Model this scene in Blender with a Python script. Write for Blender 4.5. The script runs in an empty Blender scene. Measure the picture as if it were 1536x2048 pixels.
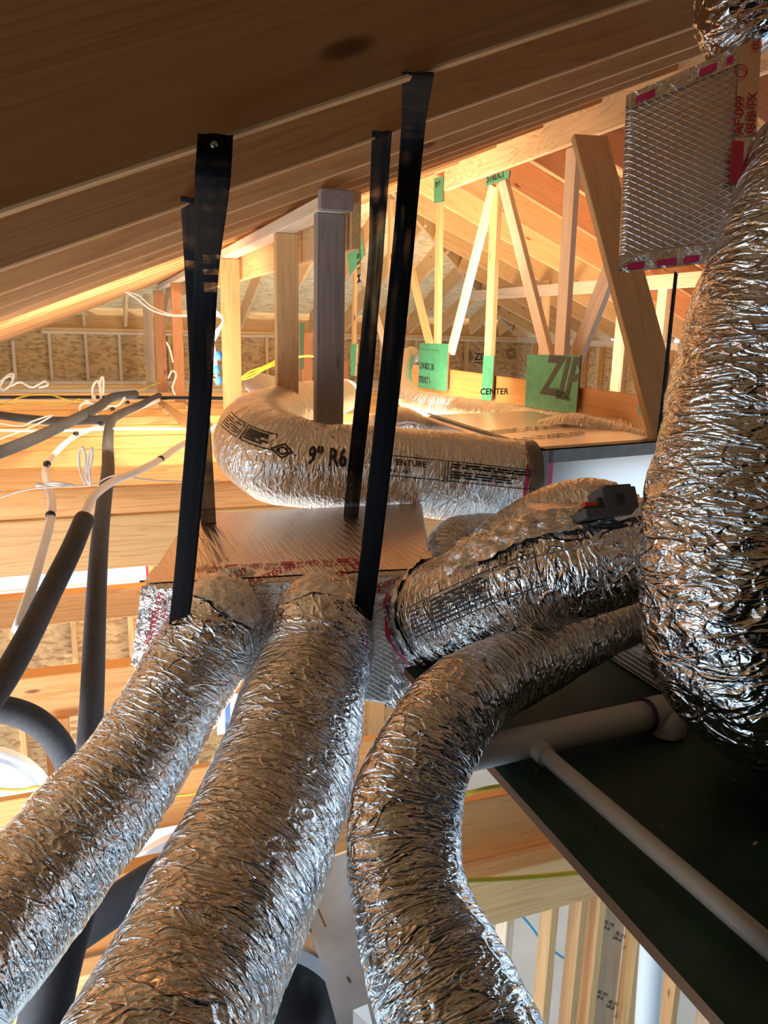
import bpy, math, random
import numpy as np
from mathutils import Vector, Matrix
random.seed(7); rng = np.random.default_rng(5)
sc = bpy.context.scene; COL = sc.collection
R = math.radians

# ------------------------------------------------------------ camera
F = 1540.0
yaw, pitch, roll = R(20.5), R(-13.45), R(1.4)
fw = Vector((math.sin(yaw)*math.cos(pitch), math.cos(yaw)*math.cos(pitch), math.sin(pitch)))
r0 = Vector((math.cos(yaw), -math.sin(yaw), 0)); u0 = r0.cross(fw)
rt = r0*math.cos(roll)+u0*math.sin(roll); up = u0*math.cos(roll)-r0*math.sin(roll)
C = Vector((0, 0, 0.8))
cam = bpy.data.cameras.new('camera'); cam.sensor_fit = 'VERTICAL'; cam.sensor_height = 24
cam.lens = F/2048*24; cam.clip_start = 0.05
co = bpy.data.objects.new('camera', cam); COL.objects.link(co)
m = Matrix((rt, up, -fw)).transposed().to_4x4(); m.translation = C
co.matrix_world = m; sc.camera = co
# ------------------------------------------------------------ light
sc.view_settings.view_transform = 'Standard'; sc.view_settings.look = 'None'
sc.view_settings.exposure = 0.12; sc.view_settings.gamma = 1.0
w = bpy.data.worlds.new('sky'); sc.world = w; w.use_nodes = True
bg = w.node_tree.nodes['Background']; bg.inputs[0].default_value = (0.66, 0.83, 1.0, 1); bg.inputs[1].default_value = 1.7
def area(name, loc, target, sx, sy, power, col):
    l = bpy.data.lights.new(name, 'AREA'); l.shape = 'RECTANGLE'; l.size = sx; l.size_y = sy
    l.energy = power; l.color = col
    o = bpy.data.objects.new(name, l); COL.objects.link(o); o.location = loc
    o.rotation_euler = (Vector(target)-Vector(loc)).to_track_quat('-Z', 'Y').to_euler()
    return o
area('far_attic_fill', (0.2, 4.3, 0.5), (0.8, 9.0, 1.7), 0.8, 0.3, 32, (1, .88, .66))  # added area light to brighten the far attic, no fixture stands there
area('warm_fill', (1.6, 5.2, -0.5), (1.6, 8.6, 1.4), 1.4, 0.6, 130, (1, .82, .55))  # added warm fill from below the joists, not a real lamp
area('warm_fill', (3.6, 5.4, -0.4), (5.0, 8.0, 1.6), 1.0, 0.6, 115, (1, .82, .55))  # another added fill, aimed at the right slope
area('far_attic_fill', (1.9, 4.9, 0.7), (2.0, 9.6, 1.6), 0.6, 0.4, 55, (1, .90, .70))  # second added light, lifts the far hip sheathing
area('warm_fill', (-0.9, 3.6, 0.4), (-0.7, 9.0, 0.5), 1.2, 0.3, 6, (1, .86, .66))  # weak added fill over the left joists, no fixture
area('low_left_fill', (-1.3, 1.5, -1.0), (0.2, 5.0, -0.6), 1.3, 0.7, 68, (.93, .95, 1))  # added unseen cool source at low left, no window is built here
area('upward_fill', (0.2, 6.8, -1.7), (0.2, 5.6, 1.0), 4.4, 4.2, 170, (1, .90, .78))  # added upward light hidden under the joists, brightens rafter undersides
sl = bpy.data.lights.new('sun', 'SUN'); sl.energy = 6; sl.angle = .01; sl.color = (1, .97, .92)
so = bpy.data.objects.new('sun', sl); COL.objects.link(so)
so.rotation_euler = Vector((1, .25, -.62)).to_track_quat('-Z', 'Y').to_euler()

# ------------------------------------------------------------ geometry helpers
def ray(x, y): return fw + rt*((x-768)/F) - up*((y-1024)/F)
def P(x, y, D): return C + ray(x, y)*D
def PY(x, y, Y): d = ray(x, y); return C + d*(Y/d.y)
def PX(x, y, X): d = ray(x, y); return C + d*(X/d.x)
def PZ(x, y, Z): d = ray(x, y); return C + d*((Z-C.z)/d.z)

def tag(o, label=None, cat=None, group=None, kind=None):
    if label: o['label'] = label
    if cat: o['category'] = cat
    if group: o['group'] = group
    if kind: o['kind'] = kind
    return o
def link(o, parent=None):
    COL.objects.link(o)
    if parent is not None:
        o.parent = parent
        o.matrix_parent_inverse = Matrix.Translation(Vector(parent['_o'])).inverted()
    return o
def root(name, loc, label, cat, group=None, kind=None):
    o = bpy.data.objects.new(name, None); o.empty_display_size = .1; o.location = loc; o['_o'] = list(loc)
    COL.objects.link(o)
    return tag(o, label, cat, group, kind)
def mk(name, V, Fs, mat, parent=None, uv=None, smooth=False, center=True):
    V = np.asarray(V, float)
    c = V.mean(axis=0) if center else np.zeros(3)
    me = bpy.data.meshes.new(name)
    me.from_pydata((V-c).tolist(), [], [list(f) for f in Fs]); me.update()
    if uv is not None:
        ul = me.uv_layers.new(name='UVMap')
        li = np.zeros(len(me.loops), dtype=np.int32); me.loops.foreach_get('vertex_index', li)
        ul.data.foreach_set('uv', np.asarray(uv, float)[li].ravel())
    if smooth: me.polygons.foreach_set('use_smooth', [True]*len(me.polygons))
    me.materials.append(mat)
    o = bpy.data.objects.new(name, me); o.location = c; o['_o'] = [float(a) for a in c]
    return link(o, parent)
BOXF = [(0,1,2,3),(7,6,5,4),(0,4,5,1),(1,5,6,2),(2,6,7,3),(3,7,4,0)]
def bevel(o, wd, seg=2):
    b = o.modifiers.new('bevel', 'BEVEL'); b.width = wd; b.segments = seg; b.limit_method = 'ANGLE'
    return o
def board(name, p0, p1, h, t, mat, upv=(0,0,1), parent=None, bev=.003):
    """plank from p0 to p1 (centreline), h along up, t thick; local x is its length"""
    p0 = Vector(p0); p1 = Vector(p1); d = p1-p0; L = d.length; X = d.normalized()
    U = Vector(upv); U = (U-X*U.dot(X)).normalized(); T = X.cross(U)
    V = [(x*L/2, y*t/2, z*h/2) for x, y, z in
         [(-1,-1,-1),(-1,-1,1),(-1,1,1),(-1,1,-1),(1,-1,-1),(1,-1,1),(1,1,1),(1,1,-1)]]
    me = bpy.data.meshes.new(name); me.from_pydata(V, [], BOXF); me.update(); me.materials.append(mat)
    o = bpy.data.objects.new(name, me)
    M = Matrix((X, -T, U)).transposed().to_4x4(); M.translation = (p0+p1)/2
    o.matrix_world = M; o['_o'] = list((p0+p1)/2)
    if bev: bevel(o, bev, 1)
    return link(o, parent)
def boxmm(name, a, b, mat, parent=None, bev=0):
    a = list(a); b = list(b)
    V = [(a[0],a[1],a[2]),(a[0],b[1],a[2]),(b[0],b[1],a[2]),(b[0],a[1],a[2]),(a[0],a[1],b[2]),(a[0],b[1],b[2]),(b[0],b[1],b[2]),(b[0],a[1],b[2])]
    o = mk(name, V, BOXF, mat, parent)
    if bev: bevel(o, bev, 3)
    return o
# numpy gradient noise
_p = rng.permutation(256); _p = np.concatenate([_p, _p]); _g = rng.normal(size=(256, 3)); _g /= np.linalg.norm(_g, axis=1)[:, None]
def pn(Q):
    Q = np.asarray(Q, float); I = np.floor(Q).astype(int); f = Q-I; u = f*f*f*(f*(f*6-15)+10); I &= 255
    out = 0
    for dx in (0,1):
        for dy in (0,1):
            for dz in (0,1):
                h = _p[_p[_p[(I[:,0]+dx)&255]+((I[:,1]+dy)&255)]+((I[:,2]+dz)&255)]
                d = f-np.array([dx,dy,dz]); dot = (_g[h]*d).sum(1)
                wx = u[:,0] if dx else 1-u[:,0]; wy = u[:,1] if dy else 1-u[:,1]; wz = u[:,2] if dz else 1-u[:,2]
                out = out+dot*wx*wy*wz
    return out
def spline(pts, n):
    """Catmull-Rom through pts (k,m) resampled to n rows evenly by length of first 3 columns"""
    A = np.asarray(pts, float); A = np.vstack([2*A[0]-A[1], A, 2*A[-1]-A[-2]]); out = []
    for i in range(1, len(A)-2):
        t = np.linspace(0, 1, 40, endpoint=(i == len(A)-3))[:, None]
        a, b, c, d = A[i-1], A[i], A[i+1], A[i+2]
        out.append(.5*((2*b)+(-a+c)*t+(2*a-5*b+4*c-d)*t**2+(-a+3*b-3*c+d)*t**3))
    S = np.vstack(out); L = np.concatenate([[0], np.cumsum(np.linalg.norm(np.diff(S[:, :3], axis=0), axis=1))])
    s = np.linspace(0, L[-1], n)
    return np.stack([np.interp(s, L, S[:, k]) for k in range(S.shape[1])], 1), s
class Tube: pass
def frames(Cn):
    T = np.gradient(Cn, axis=0); T /= np.linalg.norm(T, axis=1)[:, None]
    N = np.zeros_like(T); n = np.cross(T[0], [0.13, 0.2, 1.0]); n /= np.linalg.norm(n); N[0] = n
    for i in range(1, len(T)):
        n = N[i-1]-T[i]*N[i-1].dot(T[i]); N[i] = n/np.linalg.norm(n)
    return T, N, np.cross(T, N)
def tube(name, pts, mat, nu=60, nv=16, parent=None, caps=True, crinkle=0, seed=0, big=0, smooth=True, flatz=1.0, rip=1.0):
    """pts rows: x,y,z,r"""
    S, s = spline(pts, nu); Cn = S[:, :3]; r = S[:, 3]; T, N, B = frames(Cn)
    th = np.linspace(0, 2*np.pi, nv, endpoint=False)
    TH, SS = np.meshgrid(th, s); RR = np.repeat(r[:, None], nv, 1)
    disp = np.zeros(TH.shape)
    if crinkle or big:
        c, q = np.cos(TH).ravel(), np.sin(TH).ravel(); u = SS.ravel(); rm = RR.ravel(); z0 = seed*17.3
        def n3(kc, ku, o): return pn(np.stack([c*rm*kc+o+z0, q*rm*kc+o*1.7, u*ku+o*.3+z0], 1))
        wv = n3(5, 5, 1.1)
        n1 = pn(np.stack([c*rm*9+z0, q*rm*9, (u+wv*.05)*30*rip], 1))
        n2 = pn(np.stack([c*rm*18+z0, q*rm*18+4, (u+wv*.07)*58*rip+9], 1))
        n3_ = n3(38, 60, 7.7); n4 = n3(7, 9, 3.3); n5 = n3(4, 4, 6.1)
        mask = np.clip(.55+1.6*n3(6, 6, 21.), .15, 1.3)
        d = (.5-np.abs(n1)*2)*1.0*mask+(.35-np.abs(n2)*1.5)*.7*mask+(.3-np.abs(n3_)*1.2)*.35
        disp = (crinkle*d+big*(n4*1.2+n5*1.6)).reshape(TH.shape)
    rad = RR+disp
    V = Cn[:, None, :]+N[:, None, :]*(np.cos(TH)*rad)[..., None]+B[:, None, :]*(np.sin(TH)*rad)[..., None]
    if crinkle: V[..., :] += 0
    UV = np.stack([SS, TH*RR], 2)
    i = np.arange(nu-1)[:, None]; j = np.arange(nv)[None, :]; k = (j+1) % nv
    Fs = np.stack([i*nv+j, i*nv+k, (i+1)*nv+k, (i+1)*nv+j], 2).reshape(-1, 4).tolist()
    if caps: Fs += [list(range(nv))[::-1], [(nu-1)*nv+q for q in range(nv)]]
    o = mk(name, V.reshape(-1, 3), Fs, mat, parent, UV.reshape(-1, 2), smooth)
    t = Tube(); t.C, t.T, t.N, t.B, t.r, t.s, t.o = Cn, T, N, B, r, s, o
    return t
def pts(lst, Rad=None):
    """rows (px,py,D,rpx) -> x,y,z,r in metres"""
    out = []
    for x, y, D, rp in lst:
        p = P(x, y, D); out.append([p.x, p.y, p.z, rp*D/F if Rad is None else Rad])
    return out
def wpts(lst, r): return [[p[0], p[1], p[2], r] for p in lst]
# text
_tc = {}
def text2d(s):
    if s in _tc: return _tc[s]
    cu = bpy.data.curves.new('t', 'FONT'); cu.body = s; cu.size = 1; cu.resolution_u = 2; cu.offset = .022
    ob = bpy.data.objects.new('t', cu); COL.objects.link(ob)
    dg = bpy.context.evaluated_depsgraph_get(); me = bpy.data.meshes.new_from_object(ob.evaluated_get(dg))
    V = np.array([v.co[:2] for v in me.vertices]); Fs = [list(p.vertices) for p in me.polygons]
    bpy.data.objects.remove(ob); bpy.data.meshes.remove(me)
    if len(V): V[:, 0] -= V[:, 0].min()
    _tc[s] = (V, Fs); return _tc[s]
def rects2d(lst):
    V = []; Fs = []
    for x0, y0, x1, y1 in lst:
        n = max(1, int((x1-x0)/.35)); b = len(V)
        for q in range(n+1):
            xx = x0+(x1-x0)*q/n; V += [(xx, y0), (xx, y1)]
        Fs += [[b+2*q, b+2*q+2, b+2*q+3, b+2*q+1] for q in range(n)]
    return np.array(V, float), Fs
def ring2d(cx, cy, r, w):
    V = []; Fs = []
    for q in range(24):
        a = q*math.pi/12; V += [(cx+r*math.cos(a), cy+r*math.sin(a)), (cx+(r-w)*math.cos(a), cy+(r-w)*math.sin(a))]
        n = (q+1) % 24; Fs.append([2*q, 2*n, 2*n+1, 2*q+1])
    return np.array(V), Fs
def frame2d(x0, y0, x1, y1, w): return rects2d([(x0, y0, x1, y0+w), (x0, y1-w, x1, y1), (x0, y0, x0+w, y1), (x1-w, y0, x1, y1)])
def join2d(items):
    V = []; Fs = []; b = 0
    for (v, f), ox, oy, s in items:
        if len(v) == 0: continue
        V.append(np.asarray(v)*s+[ox, oy]); Fs += [[i+b for i in q] for q in f]; b += len(v)
    return np.vstack(V), Fs
def on_plane(name, geo, O, U, W, mat, parent, off=.0015):
    """2D artwork laid on a flat face: origin O, right U, up W"""
    V, Fs = geo; O = Vector(O); U = Vector(U).normalized(); W = Vector(W); W = (W-U*W.dot(U)).normalized(); N = U.cross(W)
    M = np.array(V)@np.array([U, W])+np.array(O+N*off)
    return mk(name, M, Fs, mat, parent)
def on_tube(name, geo, t, s0, th0, mat, off=.004, sx=1, sy=1):
    V, Fs = geo; V = np.asarray(V); u = s0+V[:, 0]*sx; idx = np.interp(u, t.s, np.arange(len(t.s)))
    i = np.clip(idx.astype(int), 0, len(t.s)-2); f = (idx-i)[:, None]
    c = t.C[i]*(1-f)+t.C[i+1]*f; n = t.N[i]; b = t.B[i]; r = t.r[i]
    a = th0+V[:, 1]*sy/r
    M = c+n*(np.cos(a)*(r+off))[:, None]+b*(np.sin(a)*(r+off))[:, None]
    return mk(name, M, Fs, mat, t.o if t.o.parent is None else t.o)

# ------------------------------------------------------------ materials
def newmat(name):
    mt = bpy.data.materials.new(name); mt.use_nodes = True; nt = mt.node_tree
    return mt, nt, nt.nodes['Principled BSDF']
def N(nt, t, **k):
    n = nt.nodes.new(t)
    for a, v in k.items():
        if a[0] == 'i' and a[1:].isdigit(): n.inputs[int(a[1:])].default_value = v
        else: setattr(n, a, v)
    return n
def ramp(nt, stops):
    r = nt.nodes.new('ShaderNodeValToRGB'); e = r.color_ramp.elements
    while len(e) < len(stops): e.new(.5)
    for q, (p, c) in enumerate(stops): e[q].position = p; e[q].color = (*c, 1) if len(c) == 3 else c
    return r
def wood(name, c1, c2, knots=True, rough=.62, var=.15, gs=(.45, 13, 13), k=9.0):
    mt, nt, b = newmat(name); L = nt.links
    tc = N(nt, 'ShaderNodeTexCoord'); oi = N(nt, 'ShaderNodeObjectInfo')
    sh = N(nt, 'ShaderNodeVectorMath', operation='SCALE'); cmb = N(nt, 'ShaderNodeCombineXYZ')
    mu = N(nt, 'ShaderNodeMath', operation='MULTIPLY', i1=37.0); L.new(oi.outputs['Random'], mu.inputs[0])
    for q in range(3): L.new(mu.outputs[0], cmb.inputs[q])
    ad = N(nt, 'ShaderNodeVectorMath', operation='ADD'); L.new(tc.outputs['Object'], ad.inputs[0]); L.new(cmb.outputs[0], ad.inputs[1])
    mp = N(nt, 'ShaderNodeMapping'); mp.inputs['Scale'].default_value = gs; L.new(ad.outputs[0], mp.inputs[0])
    n1 = N(nt, 'ShaderNodeTexNoise'); n1.inputs['Scale'].default_value = 1.0; n1.inputs['Detail'].default_value = 3; n1.inputs['Distortion'].default_value = .8
    L.new(mp.outputs[0], n1.inputs['Vector'])
    wv = N(nt, 'ShaderNodeMath', operation='MULTIPLY', i1=k); L.new(n1.outputs[0], wv.inputs[0])
    fr = N(nt, 'ShaderNodeMath', operation='FRACT'); L.new(wv.outputs[0], fr.inputs[0])
    r1 = ramp(nt, [(0, c1), (.7, tuple(.75*a+.25*d for a, d in zip(c1, c2))), (.93, tuple(.35*a+.65*d for a, d in zip(c1, c2))), (1, c1)]); L.new(fr.outputs[0], r1.inputs[0])
    mp2 = N(nt, 'ShaderNodeMapping'); mp2.inputs['Scale'].default_value = (3, 60, 60); L.new(ad.outputs[0], mp2.inputs[0])
    n2 = N(nt, 'ShaderNodeTexNoise'); n2.inputs['Scale'].default_value = 1; n2.inputs['Detail'].default_value = 2; L.new(mp2.outputs[0], n2.inputs['Vector'])
    mx = N(nt, 'ShaderNodeMix', data_type='RGBA', blend_type='MULTIPLY'); mx.inputs[0].default_value = .35
    L.new(r1.outputs[0], mx.inputs[6]); rr = ramp(nt, [(.3, (.8, .77, .74)), (.7, (1.1, 1.08, 1.06))]); L.new(n2.outputs[0], rr.inputs[0]); L.new(rr.outputs[0], mx.inputs[7])
    last = mx.outputs[2]
    if knots:
        mp3 = N(nt, 'ShaderNodeMapping'); mp3.inputs['Scale'].default_value = (2.0, 7, 7); L.new(ad.outputs[0], mp3.inputs[0])
        vo = N(nt, 'ShaderNodeTexVoronoi'); vo.inputs['Scale'].default_value = 1; L.new(mp3.outputs[0], vo.inputs['Vector'])
        kr = ramp(nt, [(0, (1, 1, 1)), (.05, (.8, .8, .8)), (.09, (0, 0, 0))]); L.new(vo.outputs['Distance'], kr.inputs[0])
        m3 = N(nt, 'ShaderNodeMix', data_type='RGBA'); L.new(kr.outputs[0], m3.inputs[0]); L.new(last, m3.inputs[6])
        m3.inputs[7].default_value = (c2[0]*.35, c2[1]*.25, c2[2]*.2, 1); last = m3.outputs[2]
    hv = N(nt, 'ShaderNodeHueSaturation'); mr = N(nt, 'ShaderNodeMapRange'); mr.inputs[3].default_value = 1-var; mr.inputs[4].default_value = 1+var*.6
    L.new(oi.outputs['Random'], mr.inputs[0]); L.new(mr.outputs[0], hv.inputs['Value']); L.new(last, hv.inputs['Color'])
    L.new(hv.outputs[0], b.inputs['Base Color']); b.inputs['Roughness'].default_value = rough
    bp = N(nt, 'ShaderNodeBump'); bp.inputs['Strength'].default_value = .15; bp.inputs['Distance'].default_value = .003
    L.new(n2.outputs[0], bp.inputs['Height']); L.new(bp.outputs[0], b.inputs['Normal'])
    return mt
M = {}
M['pine'] = wood('pine_lumber', (.78, .50, .23), (.58, .29, .09))
M['joist'] = wood('yellow_pine_joist', (.82, .46, .17), (.60, .25, .06))
M['fir'] = wood('fir_rafter', (.56, .29, .115), (.40, .17, .055), var=.12)
M['orange'] = wood('orange_fir_rafter', (.66, .30, .13), (.52, .19, .07), var=.12)
M['pale'] = wood('pale_spruce', (.78, .62, .45), (.62, .42, .25))
M['ridge'] = wood('clear_pine_board', (.84, .62, .36), (.52, .28, .10), var=.05, gs=(1.2, 7, 7), k=10)
M['grey_wood'] = wood('weathered_grey_wood', (.30, .25, .225), (.19, .15, .13), var=.05)
M['tan'] = wood('tan_plank', (.62, .45, .25), (.46, .30, .14), var=.05)
M['ply'] = wood('orange_plywood', (.58, .28, .09), (.44, .18, .05), rough=.5)
def osb(name, c1, c2, sc_=26):
    mt, nt, b = newmat(name); L = nt.links
    tc = N(nt, 'ShaderNodeTexCoord'); mp = N(nt, 'ShaderNodeMapping'); mp.inputs['Scale'].default_value = (.55, 1, 1.4); L.new(tc.outputs['Object'], mp.inputs[0])
    vo = N(nt, 'ShaderNodeTexVoronoi'); vo.inputs['Scale'].default_value = sc_; L.new(mp.outputs[0], vo.inputs['Vector'])
    n = N(nt, 'ShaderNodeTexNoise'); n.inputs['Scale'].default_value = sc_*1.6; n.inputs['Detail'].default_value = 4; L.new(mp.outputs[0], n.inputs['Vector'])
    sp = N(nt, 'ShaderNodeSeparateColor'); L.new(vo.outputs['Color'], sp.inputs[0])
    av = N(nt, 'ShaderNodeMath', operation='ADD'); L.new(sp.outputs[0], av.inputs[0]); L.new(n.outputs[0], av.inputs[1])
    dv = N(nt, 'ShaderNodeMath', operation='MULTIPLY', i1=.5); L.new(av.outputs[0], dv.inputs[0])
    r = ramp(nt, [(.25, c2), (.5, c1), (.8, tuple(min(1, a*1.15) for a in c1))]); L.new(dv.outputs[0], r.inputs[0])
    L.new(r.outputs[0], b.inputs['Base Color']); b.inputs['Roughness'].default_value = .55
    return mt
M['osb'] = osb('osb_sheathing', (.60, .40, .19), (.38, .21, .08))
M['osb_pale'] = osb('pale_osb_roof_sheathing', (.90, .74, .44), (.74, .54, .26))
def plain(name, col, rough=.5, metal=0, spec=.5, noise=0, nscale=20):
    mt, nt, b = newmat(name)
    b.inputs['Base Color'].default_value = (*col, 1); b.inputs['Roughness'].default_value = rough; b.inputs['Metallic'].default_value = metal
    if noise:
        tc = N(nt, 'ShaderNodeTexCoord'); n = N(nt, 'ShaderNodeTexNoise'); n.inputs['Scale'].default_value = nscale; n.inputs['Detail'].default_value = 5
        nt.links.new(tc.outputs['Object'], n.inputs['Vector'])
        r = ramp(nt, [(.3, tuple(a*(1-noise) for a in col)), (.7, tuple(min(1, a*(1+noise)) for a in col))]); nt.links.new(n.outputs[0], r.inputs[0])
        nt.links.new(r.outputs[0], b.inputs['Base Color'])
    return mt
M['black_ink'] = plain('black_ink', (.012, .012, .012), .5)
M['red_ink'] = plain('red_ink', (.50, .025, .04), .45)
M['pink_ink'] = plain('magenta_ink', (.62, .03, .12), .4)
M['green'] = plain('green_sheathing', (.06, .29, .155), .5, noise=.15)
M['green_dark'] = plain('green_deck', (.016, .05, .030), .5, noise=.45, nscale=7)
M['edge'] = plain('board_edge', (.22, .10, .045), .8)
M['pvc'] = plain('white_pvc', (.62, .58, .54), .35)
M['pex'] = plain('white_pex', (.88, .92, .94), .4)
M['white_cable'] = plain('white_cable_jacket', (.82, .80, .76), .4)
M['yellow_cable'] = plain('yellow_cable_jacket', (.62, .46, .04), .45)
M['blue_cap'] = plain('blue_wire_cap', (.02, .14, .70), .4)
M['blue_cable'] = plain('blue_cable_jacket', (.03, .35, .65), .4)
M['foam'] = plain('grey_pipe_foam', (.062, .062, .068), .85, noise=.2, nscale=80)
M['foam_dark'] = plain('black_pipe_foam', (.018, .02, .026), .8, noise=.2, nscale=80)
M['black_plastic'] = plain('black_plastic', (.012, .012, .013), .4)
M['grey_plastic'] = plain('dark_grey_plastic', (.075, .078, .085), .5)
M['red_plastic'] = plain('red_plastic', (.60, .05, .02), .4)
M['purple'] = plain('purple_primer', (.10, .02, .10), .5)
M['steel'] = plain('galvanised_steel', (.42, .46, .50), .32, 1, noise=.12, nscale=9)
M['steel_paint'] = plain('grey_painted_steel', (.30, .33, .36), .4, .5)
M['rubber'] = plain('black_drum', (.012, .012, .014), .35)
M['frame_white'] = plain('white_window_frame', (.80, .82, .85), .4)
M['slab'] = plain('pale_floor', (.44, .64, .82), .7, noise=.1, nscale=2)
M['steel_screw'] = plain('steel_screw', (.5, .45, .38), .3, 1)
M['tape_grey'] = plain('grey_mastic_tape', (.17, .155, .14), .45, .3, noise=.2)
def foil(name, col=(.80, .78, .78), rough=.2, bump=.6, mode='duct', dist=.006):
    mt, nt, b = newmat(name); L = nt.links
    b.inputs['Metallic'].default_value = 1; b.inputs['Base Color'].default_value = (*col, 1); b.inputs['Roughness'].default_value = rough
    tc = N(nt, 'ShaderNodeTexCoord')
    if mode == 'duct':
        def crease(scl, rotz, det, wid):
            mp = N(nt, 'ShaderNodeMapping'); mp.inputs['Scale'].default_value = scl; mp.inputs['Rotation'].default_value = (0, 0, rotz); L.new(tc.outputs['UV'], mp.inputs[0])
            n = N(nt, 'ShaderNodeTexNoise'); n.inputs['Scale'].default_value = 1; n.inputs['Detail'].default_value = det; n.inputs['Distortion'].default_value = 1.0
            L.new(mp.outputs[0], n.inputs['Vector'])
            a = N(nt, 'ShaderNodeMath', operation='SUBTRACT', i1=.5); L.new(n.outputs[0], a.inputs[0])
            ab = N(nt, 'ShaderNodeMath', operation='ABSOLUTE'); L.new(a.outputs[0], ab.inputs[0])
            mr = N(nt, 'ShaderNodeMapRange'); mr.inputs[1].default_value = 0; mr.inputs[2].default_value = wid; mr.inputs[3].default_value = 1; mr.inputs[4].default_value = 0
            L.new(ab.outputs[0], mr.inputs[0]); return mr.outputs[0]
        c1 = crease((38, 9, 1), .15, 2, .10); c2 = crease((22, 12, 1), -.5, 1, .06); c3 = crease((90, 34, 1), .1, 2, .12)
        s1 = N(nt, 'ShaderNodeMath', operation='MULTIPLY_ADD', i1=.7); L.new(c2, s1.inputs[0]); L.new(c1, s1.inputs[2])
        s2 = N(nt, 'ShaderNodeMath', operation='MULTIPLY_ADD', i1=.22); L.new(c3, s2.inputs[0]); L.new(s1.outputs[0], s2.inputs[2]); h = s2.outputs[0]
    elif mode == 'scrim':
        hs = []
        for ang in (.5, -.5):
            mp = N(nt, 'ShaderNodeMapping'); mp.inputs['Rotation'].default_value = (0, ang*2.1, 0); L.new(tc.outputs['Object'], mp.inputs[0])
            wv = N(nt, 'ShaderNodeTexWave', bands_direction='X'); wv.inputs['Scale'].default_value = 30; wv.inputs['Distortion'].default_value = .15; L.new(mp.outputs[0], wv.inputs['Vector'])
            r = ramp(nt, [(.86, (0, 0, 0)), (1, (1, 1, 1))]); L.new(wv.outputs[0], r.inputs[0]); hs.append(r.outputs[0])
        mxx = N(nt, 'ShaderNodeMath', operation='MAXIMUM'); L.new(hs[0], mxx.inputs[0]); L.new(hs[1], mxx.inputs[1])
        n = N(nt, 'ShaderNodeTexNoise'); n.inputs['Scale'].default_value = 45; n.inputs['Detail'].default_value = 4; L.new(tc.outputs['Object'], n.inputs['Vector'])
        s = N(nt, 'ShaderNodeMath', operation='MULTIPLY_ADD', i1=.35); L.new(mxx.outputs[0], s.inputs[0]); L.new(n.outputs[0], s.inputs[2]); h = s.outputs[0]
    else:
        n = N(nt, 'ShaderNodeTexNoise'); n.inputs['Scale'].default_value = 40; n.inputs['Detail'].default_value = 6; n.inputs['Distortion'].default_value = 1.5; L.new(tc.outputs['Object'], n.inputs['Vector'])
        a = N(nt, 'ShaderNodeMath', operation='SUBTRACT', i1=.5); L.new(n.outputs[0], a.inputs[0])
        ab = N(nt, 'ShaderNodeMath', operation='ABSOLUTE'); L.new(a.outputs[0], ab.inputs[0]); h = ab.outputs[0]
    bp = N(nt, 'ShaderNodeBump'); bp.inputs['Strength'].default_value = bump; bp.inputs['Distance'].default_value = dist
    L.new(h, bp.inputs['Height']); L.new(bp.outputs[0], b.inputs['Normal'])
    return mt
M['foil'] = foil('crinkled_duct_foil', (.74, .70, .68), .13, .7, dist=.005)
M['foil_soft'] = foil('smooth_duct_foil', (.78, .74, .70), .3, .6, dist=.006)
M['foil_board'] = foil('foil_faced_duct_board', (.74, .67, .63), .33, .6, 'scrim', .005)
M['foil_tape'] = foil('crumpled_foil_tape', (.82, .80, .80), .17, 1.0, 'tape', .01)
def webbing():
    mt, nt, b = newmat('black_mesh_webbing'); L = nt.links
    b.inputs['Base Color'].default_value = (.006, .006, .007, 1); b.inputs['Roughness'].default_value = .85; b.inputs['Specular IOR Level'].default_value = .15
    tc = N(nt, 'ShaderNodeTexCoord'); mp = N(nt, 'ShaderNodeMapping'); mp.inputs['Scale'].default_value = (500, 420, 1); L.new(tc.outputs['UV'], mp.inputs[0])
    sp = N(nt, 'ShaderNodeSeparateXYZ'); L.new(mp.outputs[0], sp.inputs[0])
    ss = []
    for q in (0, 1):
        s = N(nt, 'ShaderNodeMath', operation='SINE'); mu = N(nt, 'ShaderNodeMath', operation='MULTIPLY', i1=6.283); L.new(sp.outputs[q], mu.inputs[0]); L.new(mu.outputs[0], s.inputs[0]); ss.append(s)
    pr = N(nt, 'ShaderNodeMath', operation='MULTIPLY'); L.new(ss[0].outputs[0], pr.inputs[0]); L.new(ss[1].outputs[0], pr.inputs[1])
    n = N(nt, 'ShaderNodeTexNoise'); n.inputs['Scale'].default_value = 6; L.new(tc.outputs['UV'], n.inputs['Vector'])
    ad = N(nt, 'ShaderNodeMath', operation='ADD'); L.new(pr.outputs[0], ad.inputs[0]); L.new(n.outputs[0], ad.inputs[1])
    gt = N(nt, 'ShaderNodeMath', operation='LESS_THAN', i1=1.12); L.new(ad.outputs[0], gt.inputs[0]); L.new(gt.outputs[0], b.inputs['Alpha'])
    return mt
M['web'] = webbing()
ORD = 'nearest second third fourth fifth sixth seventh eighth ninth tenth eleventh twelfth thirteenth fourteenth fifteenth sixteenth seventeenth eighteenth'.split()
def od(i): return ORD[i]+('' if i == 0 else ' nearest')

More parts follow.
